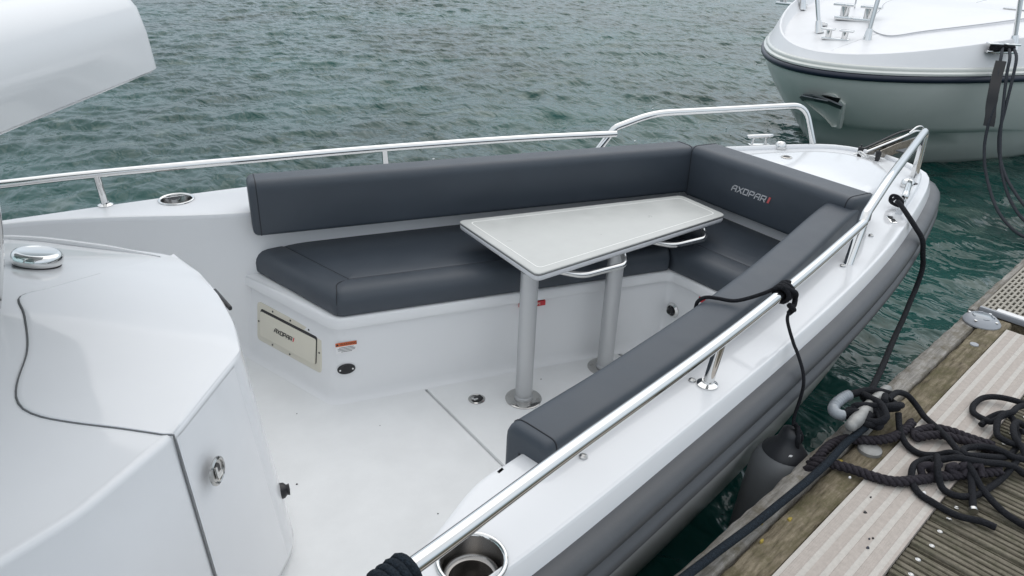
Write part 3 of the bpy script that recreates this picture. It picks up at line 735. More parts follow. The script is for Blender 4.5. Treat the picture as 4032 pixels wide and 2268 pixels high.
# ================================================================== TABLE
tab = thing('pedestal_table', 'pale tapered table on two grey pedestal legs in the cockpit', 'table', (1.85, 0, 0))
TT = [(1.552, -.158), (2.690, -.098), (2.705, .195), (1.577, .452)]
def trings(specs, rad=.03): return [[v3(p, z) for p in round_poly(inset_poly(TT, d), rad-(d*.4))] for d, z in specs]
mb = MB(); mb.rings(trings([(.016, .606), (.004, .611), (.0, .618), (0, .632), (.002, .634)]), True, True, True); mb.build('table_rim', TEDGE, tab, 50)
mb = MB(); mb.rings(trings([(-.0003, .6335), (-.0003, .639)]), True, False, False); mb.build('edge_band', TBAND, tab, 50)
mb = MB(); mb.rings(trings([(.001, .6388), (-.001, .6405), (-.001, .644), (.002, .6465), (.0055, .647)]), True, True, True); ttp = mb.build('table_top', TTOP, tab, 50)
mb = MB(); mb.rings(trings([(.034, .6471), (.034, .6476), (.0385, .6476), (.0385, .6471)], .04), True); mb.build('inlay_line', TLINE, ttp, 0)
for x, y in ((1.597, -.057), (2.060, -.055)):
    leg = MB().lathe([(.0362, .012), (.0362, .60), (.036, .606)], (x, y, 0), n=36).build('table_leg', ALUP, tab, 50)
    MB().lathe([(.040, .004), (.040, .018), (.037, .024), (.036, .024)], (x, y, 0), n=36).build('leg_collar', ALUP, leg, 50)
    MB().lathe([(.078, .001), (.078, .004), (.074, .0065), (.044, .009), (.038, .009)], (x, y, 0), n=44).build('floor_flange', FLANGE, leg, 40)
    for k in range(6):
        a = k*math.pi/3+.3; MB().lathe([(.006, .0), (.006, .0022), (.0035, .0028), (.003, .001), (.0001, .001)], (x+.061*math.cos(a), y+.061*math.sin(a), .0072), n=10).build('screw', SATIN, leg)
for x0, x1, y0, y1 in ((1.71, 2.045, -.138, -.118), (2.255, 2.56, -.110, -.095)):
    o_ = -.07
    MB().tube(fillet_path([(x0, y0+.06, .606), (x0+.015, y0+.055, .585), (x0+.09, y0-.005, .572), (x1-.03, y1-.035, .572), (x1, y1+.005, .583), (x1+.006, y1+.02, .607)], .035, 7), .0130, 14).build('grab_handle', STEEL, tab, 60)

# ================================================================== CUSHIONS
def cushion(name, label, poly, rad, zb, zt, seam_d=None, group=None, dome=.006, wt=None):
    wt = wt or [1]*len(poly); ip = lambda d: inset_poly(poly, [d*w for w in wt])
    t_ = thing(name, label, 'cushion', (sum(p[0] for p in poly)/len(poly), sum(p[1] for p in poly)/len(poly), zb), group)
    h = zt-zb; sp = [(.010, zb), (.002, zb+.008), (0, zb+.02), (0, zb+h*.45), (.004, zb+h*.62), (.014, zb+h*.80), (.030, zb+h*.92), (.052, zb+h*.98)]
    if seam_d: sp += [(seam_d-.012, zt+.001), (seam_d-.004, zt-.001), (seam_d, zt-.004), (seam_d+.004, zt-.001), (seam_d+.014, zt+.001)]
    else: sp += [(.08, zt)]
    sp += [((seam_d or .08)+.05, zt+dome*.8), ((seam_d or .08)+.09, zt+dome)]
    rs_ = [[v3(p, z) for p in round_poly(ip(d), [max(.004, r-d*.5) for r in rad], 6)] for d, z in sp]
    mb = MB(); mb.rings(rs_, True, True, True); mb.build('cushion_body', VINYL, t_, 60)
    if seam_d:
        ring = [v3(p, zt-.0035) for p in round_poly(ip(seam_d), [max(.004, r-seam_d*.5) for r in rad], 6)]
        MB().tube(ring, .0022, 6, closed=True).build('seam', SEAM, t_)
    return t_
pc = cushion('seat_cushion', 'long dark grey seat cushion on the port bench', [(.792, .955), (.945, .322), (2.418, -.048), (2.60, .62), (.95, 1.02)], [.05, .035, .02, .02, .02], .402, .512, .118, wt=[1, 1, .12, 0, .3])
# corner seam of the band running down the nose
co_ = inset_poly([(.792, .955), (.945, .322), (2.418, -.048), (2.60, .62), (.95, 1.02)], [.118, .118, .01, 0, .03])[1]
MB().tube(catmull([(co_.x, co_.y, .5105), (.985, .40, .5115), (.962, .355, .500), (.951, .335, .470), (.950, .333, .41)], 5), .0018, 6).build('seam', SEAM, pc)
cushion('seat_cushion', 'short dark grey seat cushion across the bow bench', [(2.425, -.052), (2.470, -.80), (3.0, -.50), (3.0, .52), (2.62, .56)], [.02, .02, .02, .02, .02], .402, .512, .135, wt=[1, .1, 0, 0, .12])
def back(name, label, line, prof, zf=lambda x: 0.0):
    "sweep a backrest section (offset from line toward the cockpit, z) along a plan line"
    P = [Vector(p) for p in line]; P = resample(P, 26)
    t_ = thing(name, label, 'cushion', (P[13].x, P[13].y, .6), 'backrest cushions around the bow seating')
    tot = sum((P[i+1]-P[i]).length for i in range(25)); cx_ = sum(o for o, z in prof)/len(prof); cz_ = sum(z for o, z in prof)/len(prof)
    rows = []
    def rowat(p, tg, k):
        n_ = Vector((tg.y, -tg.x)); return [v3(p+n_*(cx_+(o-cx_)*k), cz_+(z-cz_)*k+(zf(p.x) if z > .7 else 0)) for o, z in prof]
    tg0 = (P[1]-P[0]).normalized(); tg1 = (P[-1]-P[-2]).normalized()
    for d, k in ((0, .72), (.002, .86), (.008, .94), (.018, .985), (.032, 1)): rows.append(rowat(P[0]+tg0*d, tg0, k))
    for i in range(1, 25):
        tg = (P[i+1]-P[i-1]).normalized(); rows.append(rowat(P[i], tg, 1))
    for d, k in ((.032, 1), (.018, .985), (.008, .94), (.002, .86), (0, .72)): rows.append(rowat(P[-1]-tg1*d, tg1, k))
    mb = MB(); mb.rings(rows, True, True, True); mb.build('cushion_body', VINYL, t_, 60)
    for q in (4, -5):
        MB().tube([p*1 for p in rows[q]], .0021, 6, closed=True).build('seam', SEAM, t_)
    return t_
def rsec(pts, r): return [(p.x, p.y) for p in round_poly(pts, r, 5)]
secP = rsec([(0, .603), (.008, .845), (-.155, .835), (-.155, .692), (-.075, .690), (-.075, .603)], [.02, .045, .03, .008, .004, .01])
portL = [Vector((.795, .805)), Vector((2.885, .285))]
secP2 = [(o, z) for o, z in secP]
pb = back('backrest_cushion', 'long dark grey backrest cushion along the port side', portL, secP2)
secB = rsec([(0, .590), (.010, .850), (-.185, .84), (-.185, .722), (-.085, .720), (-.085, .590)], [.02, .045, .03, .008, .004, .01])
bb = back('backrest_cushion', 'dark grey bow backrest cushion with printed lettering', [Vector((2.852, .320)), Vector((2.852, -.60))], secB)
logo(Vector((2.8460, .012, .706)), Vector((0, -1, 0)), Vector((-.04, 0, 1)).normalized(), Vector((-1, 0, -.04)), .222, .027, SILVERP, LOGORED, bb)
secS = rsec([(.060, .560), (.058, .752), (-.085, .750), (-.085, .690), (.012, .688), (.012, .56)], [.015, .045, .022, .006, .004, .006])
sline = [Vector((.868, -1.003)), Vector((1.9, -.797)), Vector((2.75, -.555)), Vector((3.12, -.455))][::-1]
sp_ = catmull([(p.x, p.y, 0) for p in sline], 8)
sb_c = back('backrest_cushion', 'dark grey bolster cushion along the starboard coaming', [Vector((p.x, p.y)) for p in sp_], [(o, z) for o, z in secS], zf=lambda x: .055*max(0, min(1, (x-1.2)/1.6)))

# ================================================================== FENDER and its line
fen = thing('fender', 'black cylindrical fender hanging between boat and pontoon', 'fender', (1.8, -1.145, -.2))
ftop = Vector((1.812, -1.148, .452)); fax = Vector((.10, -.02, 1)).normalized()
def fl_(prof): return [(r, z) for r, z in prof]
fprof = [(.0001, -.66), (.04, -.655), (.075, -.62), (.09, -.56), (.092, -.40), (.093, -.25), (.093, -.155), (.0905, -.125), (.084, -.100), (.072, -.080), (.058, -.068)]
MB().lathe(fprof, ftop, fax, 36).build('fender_body', FENDER, fen, 60)
MB().lathe([(.068, -.082), (.0715, -.078), (.068, -.069), (.056, -.055), (.044, -.042), (.036, -.030), (.033, -.012), (.030, .004), (.018, .011), (.0001, .012)], ftop, fax, 30).build('fender_eye', FTOP, fen, 60)
MB().lathe([(.008, 0), (.008, .003), (.0001, .004)], ftop+fax*-.056+Vector((-.036, -.040, 0)), Vector((-.5, -.75, .5)), 12).build('valve_plug', WHITEP, fen)

def rope(name, label, pts, r, m, k=8, group=None, extra=None):
    o = MB().tube(catmull(pts, k), r, 9).build(name, m, None, 70)
    tag(o, label, 'rope', group); return o
def bw(p, c, d, a, r): return c+d*math.cos(a)*r
# fender line: tail on the cushion, hitch round the rail, drop to the fender
hp_ = Vector((1.905, -.957, RZ)); rt = Vector((.97, .25, 0)).normalized(); rn = up.cross(rt)
fline = thing('fender_line', 'thin black line hitched to the rail holding the fender', 'rope', tuple(hp_))
tailp = [(1.728, -.772, .735), (1.728, -.776, .760), (1.736, -.786, .776), (1.748, -.800, .783), (1.765, -.822, .784), (1.80, -.87, .788), (1.855, -.925, .825), hp_+rn*.01+up*.024]
MB().tube(catmull(tailp, 7), .0062, 9).build('line_tail', ROPE, fline, 70)
hit = []
for i in range(40):
    a = i/39*2*math.pi*3.2+.6; hit.append(hp_+rt*(-.028+.056*i/39)+(rn*math.cos(a)+up*math.sin(a))*.0255)
MB().tube(hit, .0078, 8).build('hitch', ROPE, fline, 70)
MB().tube(catmull([hp_+rt*-.03+up*.03, hp_+rt*0-rn*.034+up*.012, hp_+rt*.03-rn*.03-up*.02, hp_+rt*.012-rn*.036-up*.040, hp_-rt*.012-rn*.03-up*.03, hp_-rn*.042-up*.045, hp_+rt*.014-rn*.036-up*.055, hp_-rn*.030-up*.064], 6), .0085, 8).build('knot', ROPE, fline, 70)
drop = [hp_-rn*.032-up*.05, (1.883, -1.005, .757), (1.868, -1.05, .705), (1.862, -1.075, .682), (1.852, -1.112, .640), (1.842, -1.131, .60), (1.832, -1.136, .55), (1.824, -1.137, .50), ftop+up*.02]
MB().tube(catmull(drop, 7), .0053, 9).build('line_drop', ROPE, fline, 70)
MB().tube(catmull([ftop+fax*.03+Vector((0, -.012, 0)), ftop+Vector((-.012, -.03, -.005)), ftop+Vector((-.006, -.032, -.04)), ftop+Vector((.006, -.02, -.05)), ftop+Vector((.012, -.028, -.01)), ftop+fax*.03], 6), .0075, 8).build('eye_loop', ROPE, fline, 70)
# wraps of another line at the aft end of the rail
wr = thing('rail_lashing', 'dark rope wrapped round the rail near the cup holder', 'rope', (.40, -1.29, RZ))
wa = Vector((.385, -1.296, RZ)); wt = Vector((.97, .22, 0)).normalized(); wn_ = up.cross(wt)
MB().tube([wa+wt*(-.03+.06*i/60)+(wn_*math.cos(i/60*2*math.pi*3.6)+up*math.sin(i/60*2*math.pi*3.6))*.0265 for i in range(61)], .0098, 9).build('wrap', ROPE2, wr, 70)

# ================================================================== PONTOON
DZ = .42
pe = Vector((.989, .146, 0)).normalized(); pn = Vector((.146, -.989, 0)).normalized(); po = Vector((1.108, -1.323, 0))
def D(s, d, z=DZ): return po+pe*s+pn*d+up*z
pont = bpy.data.objects.new('pontoon', None); C.objects.link(pont); pont['kind'] = 'structure'; pont['label'] = 'weathered timber pontoon beside the boat'
pont.location = D(0, .6, 0); _base[pont.name] = Vector(pont.location)
def beam(name, s0, s1, d0, d1, z0, z1, m, wob=.004, parent=pont, seg=60, label=None):
    rr = random.Random(int(s0*100+d0*1000)); rows = []
    for i in range(seg+1):
        s = s0+(s1-s0)*i/seg; j = lambda: rr.uniform(-wob, wob)
        q = [(d0+.004+j()*.5, z0), (d0+j(), z0+.02), (d0+j(), z1-.010+j()*.4), (d0+.008+j(), z1-.001+j()*.4), ((d0+d1)/2+j(), z1+j()*.4), (d1-.006, z1+j()*.4), (d1, z1-.008), (d1, z0)]
        rows.append([Vector((s, d, z)) for d, z in q])
    mb = MB(); mb.rings(rows, True, True, True)
    me = mb.data(name, m, 50)
    o = bpy.data.objects.new(name, me); C.objects.link(o)
    mm = Matrix.Identity(4)
    for i in range(3): mm[i][0] = pe[i]; mm[i][1] = pn[i]
    mm.translation = po
    o.parent = parent; o.matrix_parent_inverse = Matrix.Translation(base_of(parent)).inverted(); o.matrix_basis = mm
    if label: o['label'] = label
    return o
def dplace(me, name, s, d, z, parent, rot=0):
    o = bpy.data.objects.new(name, me); C.objects.link(o); mm = Matrix.Identity(4)
    for i in range(3): mm[i][0] = pe[i]; mm[i][1] = pn[i]; mm[i][2] = -up[i] if False else up[i]
    mm = mm @ Matrix.Rotation(rot, 4, 'Z'); mm.translation = D(s, d, z)
    o.parent = parent; o.matrix_parent_inverse = Matrix.Translation(base_of(parent)).inverted(); o.matrix_basis = mm; return o
beam('edge_beam', -3.0, 2.13, 0, .069, DZ-.17, DZ-.004, WGREY, .0035, seg=150)
beam('edge_beam', -3.0, 2.14,   .076, .168, DZ-.20, DZ, WBROWN, .003, seg=150)
beam('edge_beam', 2.145, 6.5, -.005, .030, DZ-.17, DZ+.004, WGREY, .003, seg=120)
beam('fascia_board', -3.0, 6.5, .012, .05, DZ-.50, DZ-.175, WBROWN, .003)
# ribbed tread plate
mb = MB(); d0, d1 = .168, .352; n = 96; row0 = []
for i in range(n+1):
    d = d0+(d1-d0)*i/n; band = (d-d0)/(d1-d0)*4.5; ff_ = band % 1
    h = 0.0
    if .30 < ff_ < .92: h = .0006*max(0, math.sin((ff_-.30)/.62*math.pi*9))+.0006
    row0.append((d, DZ+.009+h))
rows = [[Vector((s, d, z)) for d, z in [(d0, DZ+.001)]+row0+[(d1, DZ-.012)]] for s in (-3.0, -.5, 2.05)]
mb.rings(rows, False)
me = mb.data('tread_plate', PLATE, 30, fix=False); me.materials.append(mat('tread_band', (.46, .41, .37), .7, metal=.05, var=.12, vscale=70, bump=.3, bscale=200))
for p_ in me.polygons:
    ff_ = ((p_.center.y-d0)/(d1-d0)*4.5) % 1
    if .30 < ff_ < .92: p_.material_index = 1
tp = bpy.data.objects.new('tread_plate', me); C.objects.link(tp)
mm = Matrix.Identity(4)
for i in range(3): mm[i][0] = pe[i]; mm[i][1] = pn[i]
mm.translation = po; tp.parent = pont; tp.matrix_parent_inverse = Matrix.Translation(base_of(pont)).inverted(); tp.matrix_basis = mm
# ribbed deck planks across the pontoon (two lengths share their mesh)
def plank_mesh(wd_, L, nrib):
    mb = MB(); sec = [(-wd_/2, -.03)]
    for k in range(nrib):
        x0 = -wd_/2+.004+(wd_-.008)*k/nrib; x1 = -wd_/2+.004+(wd_-.008)*(k+1)/nrib; w_ = x1-x0
        sec += [(x0, -.010), (x0+w_*.18, -.010), (x0+w_*.26, -.0015), (x0+w_*.35, 0), (x0+w_*.8, 0), (x0+w_*.93, -.0015)]
    sec += [(wd_/2-.003, -.003), (wd_/2, -.03)]
    mb.rings([[Vector((s, d, z)) for s, z in sec] for d in (0, L*.25, L*.5, L)], True, True, True)
    return mb.data('plank', WPLANK, 30)
PW = .142; pm = plank_mesh(PW-.009, 2.0, 6)
scr = MB().lathe([(.0068, 0), (.0068, .0012), (.005, .002), (.003, .0008), (.0001, .0006)], (0, 0, 0), n=12).data('screw', WHITEP and SATIN, 40)
for k in range(-12, 15):
    s = .062+PW*k
    if s > 2.08: break
    pl_ = dplace(pm, 'plank', s, .354, DZ-.003+random.uniform(-.0015, .0015), pont)
    _base[pl_.name] = Vector((0, 0, 0))
    if -2 < k:
        for ds in (-.034, .034):
            o = bpy.data.objects.new('screw', scr); C.objects.link(o); o.parent = pl_; o.location = (ds+random.uniform(-.005, .005), .038+random.uniform(-.006, .006), .0005)
MB().box(D(-.3, 1.2, DZ-.14), (3.2, .9, .10), (pe, pn, up)).build('pontoon_float', WBROWN, pont)
# plastic grating beyond the plate
mb = MB(); g0, g1 = 2.19, 5.6; pd = .052; rowh = .0185; nd = 34
for j in range(nd):
    d = .033+j*rowh
    mb.box(D((g0+g1)/2, d+.0038, DZ+.004), ((g1-g0)/2, .0042, .010), (pe, pn, up))
    nb = int((g1-g0)/pd)
    for k in range(nb):
        s = g0+pd*(k+(.5 if j % 2 else 0)); mb.box(D(s+.006, d+rowh/2+.0038, DZ+.0035), (.0075, rowh/2-.0035, .0095), (pe, pn, up))
gr = mb.build('grating', GRATE, pont, 0, fix=False); gr['label'] = 'beige slotted plastic grating'
MB().box(D((g0+g1)/2, .34, DZ-.04), ((g1-g0)/2, .31, .02), (pe, pn, up)).build('grating_tray', WBROWN, pont)
MB().box(D(g0-.008, .33, DZ+.003), (.008, .30, .012), (pe, pn, up)).build('grating_edge', GREYP, pont, bevel=.002)
MB().box(D(g0+.006, .165, DZ+.0155), (.016, .075, .0022), (pe, pn, up)).build('grating_clip', WHITEP, pont, bevel=.001)
# lichen, chips and small debris on the timber
for s, d, r in ((.735, .083, .014), (.40, .10, .008), (.27, .090, .007), (.33, .055, .007)):
    mb = MB(); n = 9; rr = random.Random(int(s*1000)); pts = [(r*rr.uniform(.5, 1.2)*math.cos(6.28*k/n)*1.4, r*rr.uniform(.4, .8)*math.sin(6.28*k/n)) for k in range(n)]
    mb.rings([[D(s+a, d+b2, DZ-.002) for a, b2 in pts], [D(s+a*.8, d+b2*.8, DZ+.0045) for a, b2 in pts]], True, False, True); o = mb.build('lichen_patch', LICHEN, pont); 
for i, (x, y, w_, m) in enumerate(((1.706, -1.465, .010, INK), (1.775, -1.441, .005, INK), (1.635, -1.532, .005, INK), (1.594, -1.542, .007, NAVY), (1.625, -1.528, .005, NAVY), (1.923, -1.514, .009, WHITEP), (1.80, -1.36, .006, WHITEP))):
    mb = MB(); n = 6; pts = [(x+w_*random.uniform(.5, 1)*math.cos(k), y+w_*random.uniform(.3, .8)*math.sin(k)) for k in [6.28*j/n for j in range(n)]]
    mb.rings([[Vector((a, b2, DZ+.0095)) for a, b2 in pts], [Vector((x+(a-x)*.7, y+(b2-y)*.7, DZ+.013)) for a, b2 in pts]], True, False, True); mb.build('debris_chip', m, pont)
# screw cover cap in the beam
MB().lathe([(.016, 0), (.015, .004), (.0001, .006)], D(1.83, .118, DZ), n=18).build('cover_cap', GREYP, pont)

# ---------------- pontoon light
plt = thing('pontoon_light', 'round grey solar marker light on the pontoon edge', 'marker light', tuple(D(2.06, .075)))
MB().lathe([(.070, 0), (.070, .006), (.062, .016), (.050, .026), (.042, .029), (.040, .026)], D(2.06, .075, DZ-.001), n=40).build('light_housing', GREYP, plt, 35)
MB().lathe([(.041, .025), (.036, .029), (.0001, .030)], D(2.06, .075, DZ-.001), n=30).build('light_lens', mat('solar_lens', (.30, .33, .36), .15, coat=.5), plt)
for a in (.2, 1.77, 3.34, 4.9):
    MB().lathe([(.006, 0), (.006, .004), (.0001, .005)], D(2.06+.055*math.cos(a), .075+.055*math.sin(a), DZ+.020), n=10).build('light_screw', STEEL, plt)
    mb = MB(); mb.box(D(2.06+.036*math.cos(a+.78), .075+.036*math.sin(a+.78), DZ+.0285), (.003, .010, .0022), (pe*math.cos(a+.78)+pn*math.sin(a+.78), pn*math.cos(a+.78)-pe*math.sin(a+.78), up)); mb.build('light_rib', GREYP, plt)

# ---------------- mooring cleat on the pontoon
mc = thing('mooring_cleat', 'grey metal horn cleat wrapped in black rope on the pontoon', 'cleat', tuple(D(.93, .10)))
c0 = D(.97, .055, DZ+.075); cdv = (Vector((2.245, -1.243, 0))-Vector((1.955, -1.293, 0))).normalized()
MB().tube([c0+cdv*x for x in (-.158, -.155, -.145, -.11, 0, .11, .145, .155, .158)], .02, 16, rad=[.006, .013, .018, .021, .022, .021, .018, .013, .006]).build('cleat_horn', GREYM, mc, 70)
for s in (-1, 1): MB().tube([c0+cdv*s*.045-up*.075, c0+cdv*s*.035], .016, 12, rad=[.022, .016]).build('cleat_post', GREYM, mc, 70)
MB().lathe([(.036, 0), (.035, .010), (.024, .016), (.0001, .017)], D(.86, .12, DZ), n=24).build('cleat_base', GREYM, mc, 50)
MB().box(c0-up*.071, (.095, .030, .004), (cdv, up.cross(cdv), up)).build('cleat_plate', GREYM, mc, bevel=.003)

# ================================================================== ROPES
def laid(name, label, pts, r, m, pitch=.055, k=10, cat='rope'):
    P = resample(catmull(pts, k), 160); t_ = thing(name, label, cat, tuple(P[0]))
    L = 0; fr_ = []; upv = Vector((0, 0, 1))
    for i, p in enumerate(P):
        tg = (P[min(i+1, len(P)-1)]-P[max(i-1, 0)]).normalized(); a = (upv-tg*upv.dot(tg))
        a = a.normalized() if a.length > 1e-4 else tg.orthogonal().normalized(); fr_.append((p, a, tg.cross(a), L)); 
        if i < len(P)-1: L += (P[i+1]-p).length
    for q in range(3):
        pts3 = []
        for p, a, b2, l in fr_:
            an_ = 2*math.pi*(l/pitch+q/3); pts3.append(p+(a*math.cos(an_)+b2*math.sin(an_))*r*.52)
        MB().tube(pts3, r*.56, 7).build('strand', m, t_, 70)
    return t_
z0 = DZ+.010
def lift(pts, dz=0): return [(x, y, z+dz) for x, y, z in pts]
laid('mooring_rope', 'thick twisted purple-grey rope crossing the tread plate', [(1.70, -1.235, .30), (1.735, -1.255, .395), (1.776, -1.277, .437), (1.802, -1.304, .438), (1.829, -1.353, .440), (1.847, -1.405, .443), (1.878, -1.449, .444), (1.924, -1.475, .445), (1.957, -1.489, .445), (2.02, -1.515, .445), (2.085, -1.548, .445), (2.19, -1.598, .446)], .0145, LAID)
laid('mooring_rope', 'thick twisted black rope looped round the cleat foot over the edge', [(1.745, -1.20, .30), (1.765, -1.235, .38), (1.785, -1.258, .430), (1.833, -1.252, .440), (1.886, -1.246, .440), (1.934, -1.256, .442), (1.971, -1.286, .444), (2.012, -1.317, .446), (2.071, -1.336, .448), (2.144, -1.334, .448), (2.193, -1.325, .446)], .0145, LAID)
laid('mooring_rope', 'doubled twisted purple-grey rope bight lying on the plate', [(2.30, -1.58, .44), (2.266, -1.53, .446), (2.247, -1.495, .450), (2.22, -1.447, .452), (2.196, -1.413, .452), (2.160, -1.391, .450), (2.130, -1.376, .446), (2.150, -1.360, .446), (2.216, -1.377, .448), (2.247, -1.417, .450), (2.263, -1.467, .450), (2.29, -1.53, .450)], .0135, LAID)
spl = thing('rope_splice', 'lumpy tucked splice in the thick twisted rope', 'rope splice', (2.0, -1.5, .445))
for q, (x, y) in enumerate(((1.985, -1.482), (2.013, -1.498), (2.05, -1.528), (2.085, -1.545), (2.115, -1.562))):
    a = q*1.1; MB().tube(catmull([(x-.018*math.cos(a), y-.018*math.sin(a), .445), (x-.012, y+.014, .466), (x+.010, y+.004, .472), (x+.020*math.cos(a), y+.018*math.sin(a), .448)], 5), .0105, 8).build('tuck', LAID, spl, 70)
# eye with clear sleeve standing off the edge
ey = thing('eye_splice', 'rope eye with a ribbed grey plastic sleeve beside the cleat', 'rope', (2.0, -1.2, .5))
eyep = catmull([(2.187, -1.240, .505), (2.167, -1.214, .508), (2.14, -1.188, .507), (2.102, -1.173, .503), (2.065, -1.163, .500), (2.035, -1.162, .498), (2.001, -1.166, .496), (1.975, -1.174, .493), (1.964, -1.186, .49), (1.972, -1.205, .486), (1.995, -1.22, .484), (2.02, -1.245, .484), (2.06, -1.27, .487)], 7)
sl0, sl1 = 30, 66
MB().tube(eyep, .0125, 9).build('eye_rope', ROPE, ey, 70)
slp = resample(eyep[sl0-4:sl1], 60)
MB().tube(slp, .017, 12, rad=[.0165+.0018*math.sin(i*1.9) if i < 42 else .0175 for i in range(60)]).build('sleeve', SLEEVE, ey, 70)
MB().tube(catmull([(1.975, -1.20, .482), (1.999, -1.225, .50), (2.005, -1.25, .50), (1.975, -1.262, .482), (1.985, -1.235, .47), (2.02, -1.235, .492), (2.03, -1.262, .50), (1.995, -1.265, .49)], 6), .0125, 9).build('eye_knot', ROPE, ey, 70)
# taut stern line along the edge
rope('spring_line', 'taut dark blue-black line running aft along the pontoon edge', [(2.00, -1.275, .475), (1.892, -1.280, .462), (1.769, -1.300, .455), (1.652, -1.314, .452), (1.514, -1.327, .450), (1.386, -1.339, .450), (1.243, -1.349, .452), (1.12, -1.36, .455), (.6, -1.40, .47), (-.8, -1.42, .50)], .0115, ROPE2)
# bow line from the boat's cleat, sagging to the pontoon
bl = rope('bow_line', 'black mooring line sagging from the bow cleat to the pontoon cleat', [(3.355, -.53, .725), (3.330, -.548, .735), (3.30, -.585, .728), (3.268, -.640, .706), (3.250, -.688, .678), (3.245, -.735, .636), (3.245, -.755, .575), (3.25, -.77, .51), (3.20, -.79, .435), (3.10, -.825, .40), (2.987, -.868, .385), (2.774, -.947, .39), (2.465, -1.068, .42), (2.26, -1.146, .45), (2.10, -1.21, .48), (2.062, -1.25, .50), (2.08, -1.28, .50)], .0112, ROPE)
rope('cleat_turns', 'black rope turns round the bow cleat of the near boat', [(3.36, -.50, .72), (3.345, -.525, .745), (3.355, -.548, .735), (3.375, -.545, .71), (3.385, -.515, .70), (3.37, -.49, .715), (3.352, -.50, .748), (3.35, -.53, .752), (3.365, -.552, .728)], .0075, ROPE, 6)
# turns on the pontoon cleat
turns = [(2.062, -1.235, .50), (2.10, -1.235, .525), (2.13, -1.255, .525), (2.13, -1.30, .51), (2.09, -1.325, .485), (2.03, -1.325, .48), (2.0, -1.30, .50), (2.02, -1.265, .53), (2.07, -1.25, .535), (2.14, -1.262, .525), (2.175, -1.292, .50), (2.15, -1.33, .478), (2.08, -1.345, .468), (2.02, -1.335, .475), (2.015, -1.30, .512), (2.06, -1.275, .54), (2.12, -1.28, .535), (2.16, -1.31, .51), (2.13, -1.335, .49), (2.06, -1.34, .49), (2.03, -1.31, .53), (2.07, -1.27, .548), (2.13, -1.25, .535), (2.165, -1.235, .51), (2.15, -1.21, .49), (2.115, -1.225, .485)]
_rr = random.Random(11); _cv = up.cross(cdv); turns = []
for i in range(46):
    a = i/45*2*math.pi*3.2+.4; k_ = _rr.uniform(.85, 1.15)
    turns.append(tuple(c0+cdv*(.078*k_*math.sin(a)+.012*math.sin(3.1*a))+_cv*(.050*math.sin(2*a)*k_-.012)+up*(-.012+.026*i/45+.014*math.cos(2*a+.5)+_rr.uniform(-.003, .003))))
turns += [tuple(c0+cdv*.02-_cv*.03+up*.03), tuple(c0+cdv*.06-_cv*.02+up*.028)]
rope('cleat_hitch', 'black rope wound in turns over the pontoon cleat', turns, .0108, ROPE, 8)
RG = 'loose black rope coils on the pontoon'
